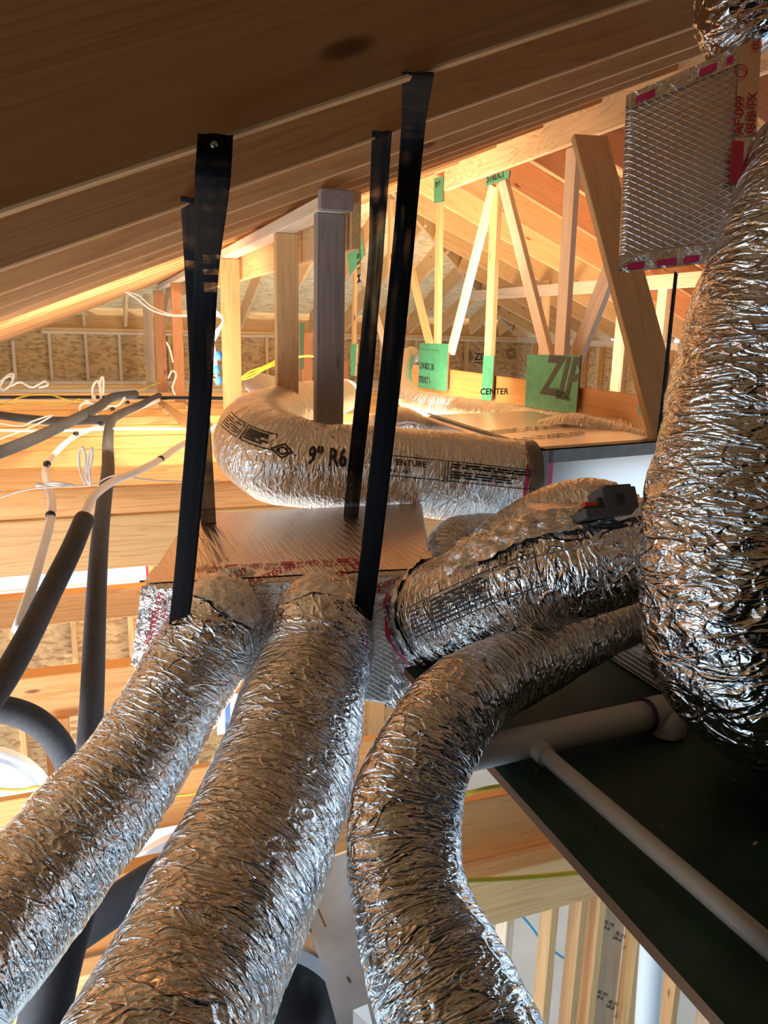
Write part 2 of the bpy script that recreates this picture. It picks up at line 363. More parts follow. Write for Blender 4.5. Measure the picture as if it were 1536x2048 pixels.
# ------------------------------------------------------------ attic shell
SL = .405; Z0 = .941; RX = 2.8; RZ = Z0+SL*RX; YF = 10.9; ZP = .71
cs = 1/math.sqrt(1+SL*SL); RD = .235
def lz(X): return Z0+SL*X           # underside of the left rafters
def rz(X): return RZ-SL*(X-RX)
XL = -2.45; XR = 6.2
def slab(name, q, th, mat, kind='structure', lab=None, cat=None):
    q = [Vector(a) for a in q]; n = (q[1]-q[0]).cross(q[2]-q[0]).normalized()*th
    V = list(q)+[a+n for a in q]; k = len(q)
    Fs = [list(range(k))[::-1], [k+i for i in range(k)]]+[[i, (i+1) % k, k+(i+1) % k, k+i] for i in range(k)]
    o = mk(name, V, Fs, mat); tag(o, lab, cat, None, kind); return o
dz = RD/cs
YB = -1.6
HY = 7.5
slab('ceiling_left', [(XL, YB, lz(XL)+dz), (RX, YB, RZ+dz), (RX, HY, RZ+dz), (-.57, YF, ZP+dz), (-.57, YF+.2, ZP+dz), (XL-1, YF+.2, lz(XL-1)+dz), (XL-1, YB, lz(XL-1)+dz)], .012, M['osb'],
     lab='roof sheathing above the left rafters', cat='ceiling')
slab('ceiling_right', [(RX, YB, RZ+dz), (XR+.4, YB, rz(XR+.4)+dz), (XR+.4, YF, rz(XR+.4)+dz), (XR, YF, ZP+dz), (RX, HY, RZ+dz)], .012, M['osb'],
     lab='roof sheathing above the right rafters', cat='ceiling')
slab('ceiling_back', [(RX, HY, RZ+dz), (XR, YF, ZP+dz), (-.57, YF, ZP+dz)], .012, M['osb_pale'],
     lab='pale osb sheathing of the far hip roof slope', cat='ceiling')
# left rafters
i = 0
for k in range(-2, 17):
    Y = .94+.61*k+.019
    if Y > YF-.02: break
    xe = RX-.03
    if Y > HY: xe = RX-(Y-HY)-.05
    m_ = M['fir']
    o = board('roof_rafter', (XL, Y, lz(XL)+dz/2), (xe, Y, lz(xe)+dz/2), RD, .038, m_)
    if k < 0: tag(o, 'dark roof rafter overhead behind the dark near one', 'rafter', 'hidden rafters overhead'); o['label'] = 'dark roof rafter overhead, %s' % ('farthest back', 'above the camera')[k+2]
    else: tag(o, 'left slope roof rafter, %s to the camera' % od(k), 'rafter', 'rafters of the left roof slope')
# hip rafters
for (x0, nm) in ((-.57, 'left'), (XR, 'right')):
    o = board('hip_rafter', (x0, YF, ZP+dz/2), (RX, HY, RZ+dz/2), RD, .038, M['pine'])
    tag(o, 'diagonal hip rafter rising from the far %s corner to the ridge end' % nm, 'rafter')
# right rafters
for k in range(0, 17):
    Y = 1.55+.61*k+.019
    if Y > YF-.05: break
    xs = RX+.03
    if Y > HY: xs = RX+(Y-HY)+.05
    o = board('roof_rafter', (xs, Y, rz(xs)+dz/2), (XR+.3, Y, rz(XR+.3)+dz/2), RD, .038, M['orange'] if Y < 6.6 else M['pine'])
    tag(o, 'orange right slope roof rafter descending from the ridge, %s' % od(k), 'rafter', 'rafters of the right roof slope')
# jack rafters of the hip end
jx = [-.1+.5*q for q in range(13)]
for q, X in enumerate(jx):
    yt = YF-(X+.57)-.03 if X < RX else YF-(XR-X)-.03
    if X > XR-.2: break
    zt = ZP+SL*(YF-yt)
    o = board('jack_rafter', (X, YF, ZP+dz/2), (X, yt, zt+dz/2), RD, .038, M['pine'])
    tag(o, 'jack rafter on the far hip slope, %s from its left corner' % ORD[q].replace('nearest', 'first'), 'rafter', 'jack rafters of the far hip')
# ridge
e1 = PX(893, 345, RX-.06)
o = board('ridge_board', (RX-.06, YB+.3, e1.z), (RX-.06, e1.y, e1.z), .275, .038, M['ridge'])
tag(o, 'wide pale pine board with cut end and knots under the ridge', 'board')
for (x, y, w_, h_) in ((1008, 284, .030, .022),):
    p = PX(x, y, RX-.081); mk('dark_knot', [p+Vector((0, math.cos(a)*w_, math.sin(a)*h_)) for a in np.linspace(0, 6.28, 14)[:-1]], [list(range(13))], plain('knot', (.07, .03, .015), .6), o)
for (x, y) in ((945, 295), (1100, 215), (1110, 243), (1120, 280), (905, 300)):
    p = PX(x, y, RX-.080); mk('nail_hole', [p+Vector((0, math.cos(a)*.009, math.sin(a)*.009)) for a in np.linspace(0, 6.28, 9)[:-1]], [list(range(8))], M['black_ink'], o)
p0, p1 = PX(1165, 240, RX-.0805), PX(1245, 225, RX-.0805)
V = []
for q in range(16):
    a = q/16*6.283; rr_ = 1+.35*math.sin(q*2.7)
    V.append(((p0+p1)/2)+Vector((0, (p0.y-p1.y)/2*math.cos(a)*rr_, .032*math.sin(a)*rr_)))
mk('grey_stain', V, [list(range(16))], plain('grey_paint_smear', (.20, .19, .18), .7, noise=.3), o)
o = board('ridge_beam', (RX, e1.y+.1, RZ+.12), (RX, HY, RZ+.12), .235, .038, M['pine']); tag(o, 'far stretch of the ridge beam behind the pale board end', 'beam')

# far wall
wf = root('wall_back', (2, YF, 0), 'far stud wall sheathed in osb under the hip roof', 'wall', None, 'structure')
slab_y = YF+.10
mk('sheathing', [(-3.2, slab_y, 0), (XR+.3, slab_y, 0), (XR+.3, slab_y, ZP), (-.57, slab_y, ZP), (-.9, slab_y, ZP+.1), (-3.2, slab_y, -.12),
                 (-3.2, slab_y+.01, 0), (XR+.3, slab_y+.01, 0), (XR+.3, slab_y+.01, ZP), (-.57, slab_y+.01, ZP), (-.9, slab_y+.01, ZP+.1), (-3.2, slab_y+.01, -.12)],
   [[0,1,2,3,4,5], [11,10,9,8,7,6]]+[[i, (i+1) % 6, 6+(i+1) % 6, 6+i][::-1] for i in range(6)], M['osb'], wf)
board('top_plate', (-.62, YF+.02, ZP-.02), (XR, YF+.02, ZP-.02), .038, .09, M['pine'], parent=wf)
board('top_plate', (-.62, YF+.02, ZP-.062), (XR, YF+.02, ZP-.062), .038, .09, M['pale'], parent=wf)
board('bottom_plate', (-3, YF+.02, .019), (XR, YF+.02, .019), .038, .09, M['pale'], parent=wf)
for x in (30, 103, 175, 242):
    p = PY(x, 740, YF); zt = min(ZP-.08, lz(p.x)-.02)
    board('stud', (p.x, YF+.04, .038), (p.x, YF+.04, zt), .038, .09, M['pale'], upv=(1, 0, 0), parent=wf)
for q in range(13):
    X = .95+.44*q+.03*((q*7) % 3)
    if X > XR-.1: break
    board('stud', (X, YF+.04, .038), (X, YF+.04, ZP-.08), .038, .09, M['pine'], upv=(1, 0, 0), parent=wf)
board('blocking', (-.6, YF+.06, ZP+.145), (XR+.4, YF+.06, ZP+.145), .29, .03, M['pine'], parent=wf)
board('blocking', (-3.2, YF+.12, -.04), (XR, YF+.12, -.04), .12, .03, M['pine'], parent=wf)
# printed mark on the sheathing
for (x, y, s_) in ((925, 722, 26), (1012, 715, 20)):
    p = PY(x, y, slab_y-.002)
    on_plane('printed_mark', join2d([(ring2d(.5, .35, .5, .07), 0, 0, .17), (ring2d(.5, .35, .28, .06), 0, 0, .17), (text2d('ZIP'), .2, .017, .15), (rects2d([(.2, -.03, .4, -.015)]), 0, 0, 1)]),
             p, (1, 0, 0), (0, 0, 1), M['black_ink'], wf)
# right knee wall
wr = root('wall_right', (XR, 6, 0), 'right stud knee wall below the rafters', 'wall', None, 'structure')
boxmm('sheathing', (XR+.1, YB, 0), (XR+.11, YF+.1, ZP), M['osb'], wr)
board('top_plate', (XR+.05, 1.0, ZP-.04), (XR+.05, YF, ZP-.04), .08, .09, M['pale'], parent=wr)
for q in range(18):
    Y = 3.2+.42*q+.05*(q % 2)
    if Y > YF-.1: break
    board('stud', (XR+.05, Y, .0), (XR+.05, Y, ZP-.08), .038, .09, M['pine'] if q % 3 else M['pale'], upv=(0, 1, 0), parent=wr)
# gable behind the camera, left eave
slab('wall_front', [(XL-.3, YB, -3.6), (XR+.2, YB, -3.6), (XR+.2, YB, 1.0), (RX, YB, RZ+.3), (XL-.3, YB, lz(XL)+.1)], .012, M['foam_dark'], lab='unseen gable wall behind the viewer, darkened to cut bounce light', cat='wall')  # out of view; made dark so little light bounces onto the near rafters

# ceiling joists
for k in range(13):
    Y = 3.36+.019+.61*k
    if Y > YF-.1: break
    o = board('ceiling_joist', (-3.2, Y, -.1175), (XR, Y, -.1175), .235, .038, M['joist'] if k != 11 else M['pale'], bev=.004)
    tag(o, 'yellow pine ceiling joist in the attic floor, %s to the camera' % od(k), 'joist', 'ceiling joists of the attic floor')
slab('blocker_deck', [(-3.3, YB, -.03), (.64, YB, -.03), (.64, .45, -.03), (-3.3, .45, -.03)], .018, M['green_dark'], lab='unseen dark deck under the viewer, added to block light from below', cat='floor')  # unseen deck added to keep slab light off the near rafters
# lower layer of beams
def xbeam(name, px, yt, yb, Y, th, mat, label, x0=-3.0, x1=2.6):
    zt = PY(px, yt, Y).z; zb = PY(px, yb, Y).z
    o = board(name, (x0, Y+th/2, (zt+zb)/2), (x1, Y+th/2, (zt+zb)/2), zt-zb, th, mat, bev=.004)
    tag(o, label, 'beam'); return o
xbeam('lower_beam', 100, 1190, 1250, 5.3, .11, M['joist'], 'brown lower beam just under the long window strip')
xbeam('lower_beam', 100, 1352, 1440, 3.9, .12, M['joist'], 'stained lower beam above the arched window')
xbeam('lower_beam', 100, 1588, 1700, 3.2, .045, M['joist'], 'lower beam below the arched window with yellow cable on it')
xbeam('lower_beam', 1000, 1592, 1712, 2.75, .09, M['ply'], 'brown lower beam left of the green platform, upper one')
xbeam('lower_beam', 1000, 1690, 1765, 2.95, .09, M['fir'], 'dark filler beam standing in for the shade between the two brown ones')  # added behind the gap; its dark wood stands in for shade
xbeam('lower_beam', 1000, 1748, 1848, 2.6, .09, M['pine'], 'pale lower beam capping the open stud wall')

# attic level: edge of floor opening and long bracing
a, b_ = PZ(305, 796, .02), PZ(452, 902, .02)
tag(board('floor_brace', a, b_, .038, .09, M['pine']), 'pine brace lying diagonally on the joists behind the left strap', 'board')
tag(board('header_board', (.86, 3.3, -.12), (.86, 10.6, -.12), .235, .038, M['pine']), 'long board under the row of posts', 'board')

# posts and header
HX = .835
lab = {0: 'weathered grey post, nearest of the row', 1: 'orange pine post with lumber stamp, second of the row', 2: 'orange pine post with knot right of the left strap',
       3: 'narrow orange post left of the left strap', 4: 'slim orange post beside the pale one', 5: 'pale slim post, farthest left of the row'}
for q, (xl, xr, Y, mt) in enumerate(((633, 689, 2.81, 'grey_wood'), (553, 597, 3.49, 'pine'), (444, 481, 5.0, 'orange'), (344, 365, 8.3, 'orange'), (309, 330, 9.6, 'orange'), (287, 306, 10.2, 'pale'))):
    pl, pr = PY(xl, 640, Y), PY(xr, 640, Y); wd = pr.x-pl.x; cx = (pl.x+pr.x)/2
    zt = lz(cx-.05)-.06
    o = board('post', (cx, Y+.02, -.02), (cx, Y+.02, zt), wd, .045, M[mt], upv=(1, 0, 0)); tag(o, lab[q], 'post')
    if q == 0: POSTA = (cx, Y, zt, wd)
    if q == 1:
        on_plane('grade_stamp', join2d([(text2d('2X 4 SPF'), 0, .022, .018), (text2d('KD HT 42'), 0, 0, .018)]), (cx-.03, Y-.003, PY(575, 590, Y).z), (1, 0, 0), (0, 0, 1), M['black_ink'], o)
cx, Y, zt, wd = POSTA
tag(board('header_plate', (cx-.01, Y-.03, zt+.025), (cx-.01, 10.5, zt+.025), .05, .085, M['pale']), 'pale flat plate running along the post tops', 'beam')
tag(board('header_joist', (cx+.09, Y-.01, zt-.02), (cx+.09, 10.5, zt-.02), .20, .038, M['pine']), 'upright header board behind the post tops with cut end', 'beam')
tag(board('header_block', (cx+.0, Y-.031, zt+.035), (cx+.0, Y-.07, zt+.035), .07, .12, M['grey_wood']), 'grey wood block on top of the weathered post', 'block')

# ridge webs and gussets (hanging frame under the ridge)
def webm(p, q, w_, mt, label, X=RX, t=.038, name='truss_web'):
    a, b = PX(*p, X), PX(*q, X)
    o = board(name, a, b, w_, t, M[mt], upv=(0, 1, .01), bev=.002); tag(o, label, 'truss member'); return o
webm((880, 385), (875, 700), .085, 'pine', 'upright web below the small top-left green gusset')
webm((988, 370), (902, 705), .085, 'pale', 'pale web slanting down left to the green gusset')
webm((994, 370), (976, 780), .11, 'pine', 'upright web below the middle green gusset', X=RX+.02)
webm((1006, 360), (1098, 720), .10, 'pale', 'pale web slanting down right to the large green gusset')
webm((1148, 295), (1122, 725), .115, 'pale', 'tall pale upright web left of the long tan brace')
webm((1225, 530), (1150, 722), .12, 'pale', 'short pale web slanting up right from the large gusset', X=RX+.1)
webm((790, 410), (860, 690), .09, 'pine', 'thin web slanting behind the right strap')
webm((712, 450), (708, 700), .07, 'pine', 'thin upright web below the diamond gusset')
webm((722, 530), (770, 690), .07, 'pale', 'thin pale web right of the diamond gusset')
webm((782, 400), (780, 640), .06, 'pine', 'short upright web behind the right strap', X=RX+.03)
rb = PX(1000, 748, RX)
o = board('hanging_beam', (RX+.03, 3.0, .27), (RX+.03, 6.95, .27), .40, .03, M['ply']); tag(o, 'orange plywood hanging beam below the green gussets', 'beam')
p = PX(985, 782, RX+.014)
on_plane('printed_mark', join2d([(text2d('CENTER'), 0, 0, .062), (rects2d([(.26, .02, .42, .028), (.26, .04, .36, .046)]), 0, 0, 1), (text2d('2'), .50, 0, .07)]), p, (0, -1, 0), (0, 0, 1), M['black_ink'], o, off=.003)
for x in (873, 1235):
    p = PX(x, 800, RX+.013); board('panel_joint', (RX+.0135, p.y, .08), (RX+.0135, p.y, .465), .004, .002, M['black_ink'], upv=(0, 1, 0), parent=o, bev=0)
def gusset(poly, label, X, txt=None, screws=True):
    a = [PX(x, y, X) for x, y in poly]; n = len(a)
    V = a+[q+Vector((.013, 0, 0)) for q in a]
    Fs = [list(range(n))[::-1], [n+i for i in range(n)]]+[[i, (i+1) % n, n+(i+1) % n, n+i] for i in range(n)]
    o = mk('sheathing_gusset', V, Fs, M['green']); o.data.materials.append(M['edge'])
    for pl in o.data.polygons[1:]: pl.material_index = 1
    tag(o, label, 'gusset plate')
    if txt: txt(o, X)
    return o
def g_zip(o, X):
    p = PX(1080, 785, X); s = .235
    V, Fs = text2d('ZIP'); V = V.copy(); V[:, 0] = V[:, 0]*.86+V[:, 1]*.28; V *= s*1.5
    lim = p.y-PX(1160, 780, X).y-.012; V[:, 0] = np.minimum(V[:, 0], lim)
    on_plane('printed_letters', (V, Fs), p, (0, -1, 0), (0, 0, 1), plain('faded_black_ink', (.03, .045, .04), .6), o, off=.003)
    on_plane('printed_small_text', join2d([(text2d('SYSTEM'), 0, .03, .03), (rects2d([(0, 0, .16, .012), (0, .016, .13, .022)]), 0, 0, 1)]), PX(1112, 797, X), (0, -1, 0), (0, 0, 1), M['black_ink'], o, off=.003)
    on_plane('fastener_dots', rects2d([(q*.07, 0, q*.07+.03, .005) for q in range(6)]), PX(1060, 815, X), (0, -1, 0), (0, 0, 1), M['black_ink'], o, off=.003)
def g_left(o, X):
    for (x, y, s_, t_) in ((840, 737, .085, 'CW-BDC 3K'), (838, 764, .085, 'STRUCT 1')):
        V, Fs = text2d(t_); V = V*s_*.95; V[:, 0] *= .72
        on_plane('printed_letters', (V, Fs), PX(x, y, X), (0, -1, 0), (0, 0, 1), M['black_ink'], o, off=.003)
    on_plane('fastener_dots', rects2d([(q*.08, 0, q*.08+.03, .006) for q in range(5)]), PX(845, 699, X), (0, -1, 0), (0, 0, 1), M['black_ink'], o, off=.003)
gusset([(839, 686), (897, 688), (893, 783), (836, 775)], 'green gusset with two rows of lettering at the far end of the hanging beam', RX-.02, g_left)
gusset([(967, 711), (988, 711), (983, 804), (962, 801)], 'narrow tall green gusset in the middle of the hanging beam', RX-.02)
gusset([(1055, 709), (1161, 711), (1152, 829), (1049, 821)], 'large green gusset with big slanted letters', RX-.02, g_zip)
gusset([(1278, 790), (1292, 792), (1290, 830), (1276, 828)], 'green gusset half hidden behind the long tan brace', RX-.02)
gusset([(868, 357), (886, 352), (886, 403), (868, 406)], 'small green gusset beside the cut end of the ridge board', RX-.03,
       lambda o, X: on_plane('printed_letters', (text2d('ZIP 7')[0]*.05, text2d('ZIP 7')[1]), PX(870, 375, X), (0, -1, 0), (0, 0, 1), M['black_ink'], o, off=.003))
gusset([(971, 356), (1019, 340), (1017, 356), (971, 372)], 'green gusset strip tucked under the ridge board', RX-.03,
       lambda o, X: on_plane('printed_letters', (text2d('STRUCT')[0]*[.072, .08], text2d('STRUCT')[1]), PX(974, 366, X), (0, -1, -.0), (0, 0, 1), M['black_ink'], o, off=.003))
gusset([(692, 499), (721, 455), (729, 511), (700, 553)], 'diamond tilted green gusset right of the weathered post', 2.1,
       lambda o, X: on_plane('printed_letters', (text2d('SYSTEM')[0]*[.105, .13], text2d('SYSTEM')[1]), PX(714, 480, X), (0, -.1, -1), (0, -1, 0), M['black_ink'], o, off=.003))
gusset([(701, 688), (714, 688), (710, 752), (701, 750)], 'narrow green gusset strip left of the right straps', 2.1)
gusset([(600, 646), (607, 646), (605, 738), (600, 738)], 'thin green gusset strip seen between two posts', 2.1)
# small timbers behind posts
for (x, y0, y1, w_) in ((614, 665, 780, .13), (687, 722, 800, .12)):
    a, b_ = PY(x, y0, 9.5), PY(x, y1, 9.5)
    tag(board('short_stud', b_, a, w_, .04, M['orange'], upv=(1, 0, 0)), 'short orange stud behind the posts, %s' % ('left one' if x < 650 else 'right one'), 'stud')
# purlin on the right, long brace
o = board('purlin', PX(935, 592, 4.6), PX(1580, 545, 4.6), .12, .04, M['tan'].copy() if 0 else M['pale']); tag(o, 'pale purlin crossing under the right rafters', 'beam')
for x, mt in ((1090, 'pine'), (1245, 'pale'), (1325, 'pale')):
    a = PX(x, 560, 4.62)
    tag(board('purlin_strut', (4.65, a.y, 0), (4.65, a.y, a.z), .12, .04, M[mt], upv=(0, 1, 0)), 'upright strut under the purlin, %s' % {1090: 'left one', 1245: 'behind the long brace', 1325: 'beside the thin black strap'}[x], 'stud')
a = PX(748+300, 615, 4.3)
for (pa, pb) in (((1092, 585), (1090, 690)),):
    pass
a, b_ = P(1178, 275, 3.9), P(1345, 900, 3.45)
o = board('brace_plank', b_, a, .19, .04, M['tan'], upv=(rt+fw*.25)); tag(o, 'long tan plank brace leaning from the ridge board down to the right', 'brace')
o = board('wall_stud_cluster', (3.4, 9.2, 0), (3.4, 9.2, .7), .1, .1, M['tan'], upv=(1, 0, 0)); tag(o, 'dark stud pair standing by the far wall near the ridge', 'stud')

# ------------------------------------------------------------ green platform
th = .02
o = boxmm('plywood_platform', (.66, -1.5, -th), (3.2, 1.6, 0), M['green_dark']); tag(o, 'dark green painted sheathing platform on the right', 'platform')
o.data.materials.append(M['edge'])
for pl in o.data.polygons:
    if abs(pl.normal.z) < .5: pl.material_index = 1
# scraps of debris on it
for q in range(26):
    x = random.uniform(.7, 1.5); y = random.uniform(.65, 1.7); L_ = random.uniform(.004, .012); a = random.uniform(0, 3)
    c_ = Vector((x, y, .001)); d1 = Vector((math.cos(a), math.sin(a), 0))*L_; d2 = Vector((-d1.y, d1.x, 0))*.25
    o = mk('wood_chip', [c_-d1, c_-d1*.2-d2, c_+d1, c_+d2+Vector((0, 0, .002))], [[0, 1, 2, 3]], M['pale'])
    tag(o, 'tiny pale wood chip on the dark green platform', 'wood chip', 'wood chips on the platform')
# PVC drain
dr = root('drain_pipe', (.8, 1.19, .05), 'white plastic drain pipe lying across the green platform', 'pipe')
rp = .044
A0 = PZ(1315, 1425, .045); A1 = PZ(960, 1505, .047); A1 = A0+(A1-A0)*1.32
A2 = A0+(A0-A1).normalized()*.02
tube('main_pipe', wpts([A0, (A0+A1)/2, A1], .030), M['pvc'], 8, 28, dr)
tube('elbow', wpts([A0-(A0-A1).normalized()*.03, A2, (A2+PZ(1338, 1440, .03))/2+Vector((.006, .004, .004)), PZ(1338, 1444, .028), PZ(1337, 1466, .004)], .0335), M['pvc'], 20, 28, dr)
tube('glue_ring', wpts([A0-(A0-A1).normalized()*.036, A0-(A0-A1).normalized()*.028], .0352), M['purple'], 3, 28, dr)
B0 = PZ(1062, 1486, .045); B1 = PZ(1560, 1912, .03)
tube('tee_socket', wpts([B0, B0+(B1-B0)*.09], .020), M['pvc'], 4, 20, dr)
o = tube('branch_pipe', wpts([B0, (B0+B1)/2, B1], .0155), M['pvc'], 6, 20, dr)
# dark tray at right edge
o = boxmm('dark_tray', (1.02, .2, 0), (1.5, .66, .045), M['rubber'], bev=.004); tag(o, 'black tray at the right edge of the platform', 'tray')

# ------------------------------------------------------------ foil boxes
def hexbox(name, pf, pb, mat, label, cat='duct box', bev=.016, sub=1):
    """front face pf (TL,TR,BR,BL) and back face pb"""
    r = root(name, sum([Vector(a) for a in pf], Vector())/4, label, cat)
    V = [Vector(a) for a in pf]+[Vector(a) for a in pb]
    o = mk('body', V, [(0,3,2,1),(4,5,6,7),(0,1,5,4),(1,2,6,5),(2,3,7,6),(3,0,4,7)], mat, r); bevel(o, bev, 4)
    for pl in o.data.polygons: pl.use_smooth = True
    return r
def strip(name, a, b, c, d, mat, parent, off=.002, n=24, rough=.0012):
    """tape patch over quad a,b,c,d (a-b long side), lifted along its normal, slightly rumpled"""
    a, b, c, d = [np.array(v) for v in (a, b, c, d)]; nn = np.cross(b-a, d-a); nn /= np.linalg.norm(nn)
    V = []; m_ = 5
    for i in range(n+1):
        for j in range(m_+1):
            u, v = i/n, j/m_; V.append((a*(1-u)+b*u)*(1-v)+(d*(1-u)+c*u)*v)
    V = np.array(V); V += nn*(off+rough*(pn(V*60)+.6)[:, None])
    Fs = [[i*(m_+1)+j, (i+1)*(m_+1)+j, (i+1)*(m_+1)+j+1, i*(m_+1)+j+1] for i in range(n) for j in range(m_)]
    return mk(name, V, Fs, mat, parent, smooth=True)
# B1 front plenum
DF = 1.93
f = [P(284, 1172, DF), P(868, 1140, DF), P(808, 1418, 1.93), P(262, 1332, DF)]
ztop = f[0].z
bk0, bk1 = PZ(380, 1026, ztop), PZ(846, 1004, f[1].z)
bt = [bk0, bk1, bk1+(f[2]-f[1])*.95, bk0+(f[3]-f[0])*.95]
B1 = hexbox('supply_plenum', f, bt, M['foil_board'], 'foil covered plenum box hanging in two black straps')
FN = (f[1]-f[0]).normalized()
def tapegeo(n, gap=.16):
    it = []
    for q in range(n):
        it += [(ring2d(.5, .5, .42, .08), q*gap*8, .0, 1.0), (text2d('UL'), q*gap*8+.25, .32, .45), (text2d('Shur'), q*gap*8+1.2, .45, .6), (rects2d([(0, 0, 1.1, .5)]), q*gap*8+2.5, .42, 1),
               (text2d('AF 099'), q*gap*8+3.8, .45, .6), (text2d('181A-P  181B-FX'), q*gap*8+1.2, -.15, .5)]
    return join2d(it)
V, Fs = tapegeo(3, .62); V = V*[.030, .055]
tu = (f[1]-f[0]); td = (bk0-f[0])
on_plane('tape_print', (V, Fs), f[0]+tu*.16+td*.10, tu, td, M['red_ink'], B1, off=.004)
strip('foil_tape', f[0]+td*.02, f[1]+td.length*0*td+(bk1-f[1])*.02, f[1]+(bk1-f[1])*.2, f[0]+td*.2, M['foil_board'], B1)
strip('foil_tape', f[0]+(f[3]-f[0])*.38, f[1]+(f[2]-f[1])*.22, f[1]+(f[2]-f[1])*.03, f[0]+(f[3]-f[0])*.05, M['foil_tape'], B1, n=60)
strip('foil_tape', f[1]+(f[0]-f[1])*.09, f[2]+(f[3]-f[2])*.07, f[2], f[1], M['foil_tape'], B1, n=40, rough=.004)
strip('foil_tape', f[0], f[3], f[3]+(f[2]-f[3])*.05, f[0]+(f[1]-f[0])*.05, M['foil_tape'], B1, n=40)
strip('foil_tape', bk1+(f[0]-f[1])*.11, f[1]+(f[0]-f[1])*.10, f[1], bk1, M['foil_tape'], B1, n=40) if 0 else None
fd = (f[3]-f[0])
for (x, y, ang, s_) in ((400, 1165, -.45, .022), (500, 1140, -.3, .02), (620, 1160, -.45, .026), (655, 1200, -.35, .024), (300, 1260, -1.3, .022), (320, 1195, 1.0, .02), (750, 1150, -.25, .020), (560, 1180, -.35, .015)):
    p = P(x, y+30, DF-.016); Ux = (tu.normalized()*math.cos(ang)-up*math.sin(ang)); 
    on_plane('tape_print', join2d([(text2d('POLYKEN 339'), 0, 0, s_)]), p, Ux, Ux.cross(-fw)*-1, M['red_ink'], B1, off=.0)
for (x, y, ang) in ((805, 1015, 1.0), (815, 1075, 1.1), (835, 1110, 1.3)):
    p = PZ(x, y, ztop+.006)
    q = PZ(x+8, y+13, ztop+.006); on_plane('tape_print', join2d([(text2d('POLYKEN'), 0, 0, .018)]), p, q-p, Vector((0, 0, 1)).cross(q-p), M['red_ink'], B1, off=.001)
# dirt scratches on the top
for (x, y, l_, a_) in ((440, 1038, .05, -.15), (484, 1050, .04, -.5), (500, 1065, .012, 1.2), (482, 1080, .03, -.2)):
    p = PZ(x, y, ztop+.003); d_ = Vector((math.cos(a_), math.sin(a_), 0))*l_; e_ = Vector((-d_.y, d_.x, 0))*.07
    mk('scratch', [p, p+d_*.5+e_, p+d_, p+d_*.5-e_], [[0, 3, 2, 1]], M['black_ink'], B1)
strip('foil_tape', f[1]+Vector((.004, 0, 0)), f[2]+Vector((.004, 0, 0)), f[2]+(bt[2]-f[2])*.3, f[1]+(bt[1]-f[1])*.3, M['foil_tape'], B1, n=40, rough=.006)

# B2 plenum behind
DC = 2.95
c0 = P(1078, 902, DC); z2 = c0.z
cl = PZ(850, 829, z2); cr = PZ(1345, 882, z2)
hb = Vector((0, 0, -.33))
B2 = hexbox('trunk_plenum', [cl, c0, c0+hb, cl+hb], [cl+(cr-c0), cr, cr+hb, cl+(cr-c0)+hb], M['foil_soft'], 'large foil plenum box with black lettering behind the round duct', bev=.03)
e = (cl-c0).normalized(); g = (cr-c0).normalized()
mk_up = Vector((0, 0, .003))
def ribbon(name, p, q, w_, side, mat, parent): 
    s_ = Vector(side).normalized()*w_; return strip(name, p, q, q+s_, p+s_, mat, parent, off=.003, n=10, rough=.0)
ribbon('edge_tape', cl+mk_up, c0+mk_up, .030, g, M['tape_grey'], B2)
ribbon('edge_tape', c0+mk_up, cr+mk_up, .055, e, M['tape_grey'], B2)
s1 = c0+g*.0-e*0
outL = -g*.004; outR = -e*.004
for (pa, pb, sd, nm) in ((c0+outR, c0+hb+outR, g, 'edge_tape'), (c0+outR, cr+outR, Vector((0, 0, -1)), 'edge_tape')):
    V = [pa, pb, pb+sd*.05, pa+sd*.05]; mk(nm, V, [[0, 1, 2, 3]], M['tape_grey'], B2)
V = [c0+outL, c0+hb+outL, c0+hb+e*.06+outL, c0+e*.06+outL]; mk('edge_tape', V, [[0, 1, 2, 3]], M['tape_grey'], B2)
V = [c0+outR+g*.05, c0+hb+outR+g*.05, c0+hb+g*.075+outR, c0+g*.075+outR]; mk('red_tape_print', V, [[0, 1, 2, 3]], M['pink_ink'], B2)
# lettering on the top (faces the far side)
for (x0, y0, x1, y1, t_, hgt) in ((975, 866, 1165, 850, 'GENIC CONTRA', .085), (1010, 884, 1180, 866, 'R 6.0 TYPE 07', .075)):
    p, q = PZ(x0, y0, z2+.006), PZ(x1, y1, z2+.006); V, Fs = text2d(t_); V = V*[(q-p).length/V[:, 0].max(), hgt]
    on_plane('printed_letters', (V, Fs), p, q-p, Vector((0, 0, 1)).cross(q-p), M['black_ink'], B2, off=.001)

# B3 upper right box
D3 = 1.42
f3 = [P(1252, 192, D3), P(1522, 76, D3*.97), P(1500, 518, D3*.97), P(1236, 548, D3)]
bkv = fw*.30+rt*.10+up*.16
B3 = hexbox('duct_board_box', f3, [a+bkv for a in f3], M['foil_board'], 'dull foil box with red printed tape hanging at the upper right')
U3 = (f3[1]-f3[0]); W3 = (f3[3]-f3[0])
strip('foil_tape', f3[0]+W3*.09, f3[1]+(f3[2]-f3[1])*.08, f3[1], f3[0], M['foil_tape'], B3, n=40)
strip('foil_tape', f3[3], f3[2], f3[2]-(f3[2]-f3[1])*.09, f3[3]-W3*.10, M['foil_tape'], B3, n=40)
strip('foil_tape', f3[1]+(f3[2]-f3[1])*1.0, f3[1], f3[1]-U3*.16, f3[2]-U3*.16, M['foil_soft'], B3, n=20, off=.003)
for k_, (a0, a1) in enumerate(((.08, .22), (.55, .68), (.75, .8))):
    p = f3[0]+U3*a0+W3*(.015+.0*k_)
    strip('red_tape_print', p+W3*.06, p+U3*(a1-a0)+W3*.06, p+U3*(a1-a0)+W3*.02, p+W3*.02, M['pink_ink'], B3, off=.004, n=8)
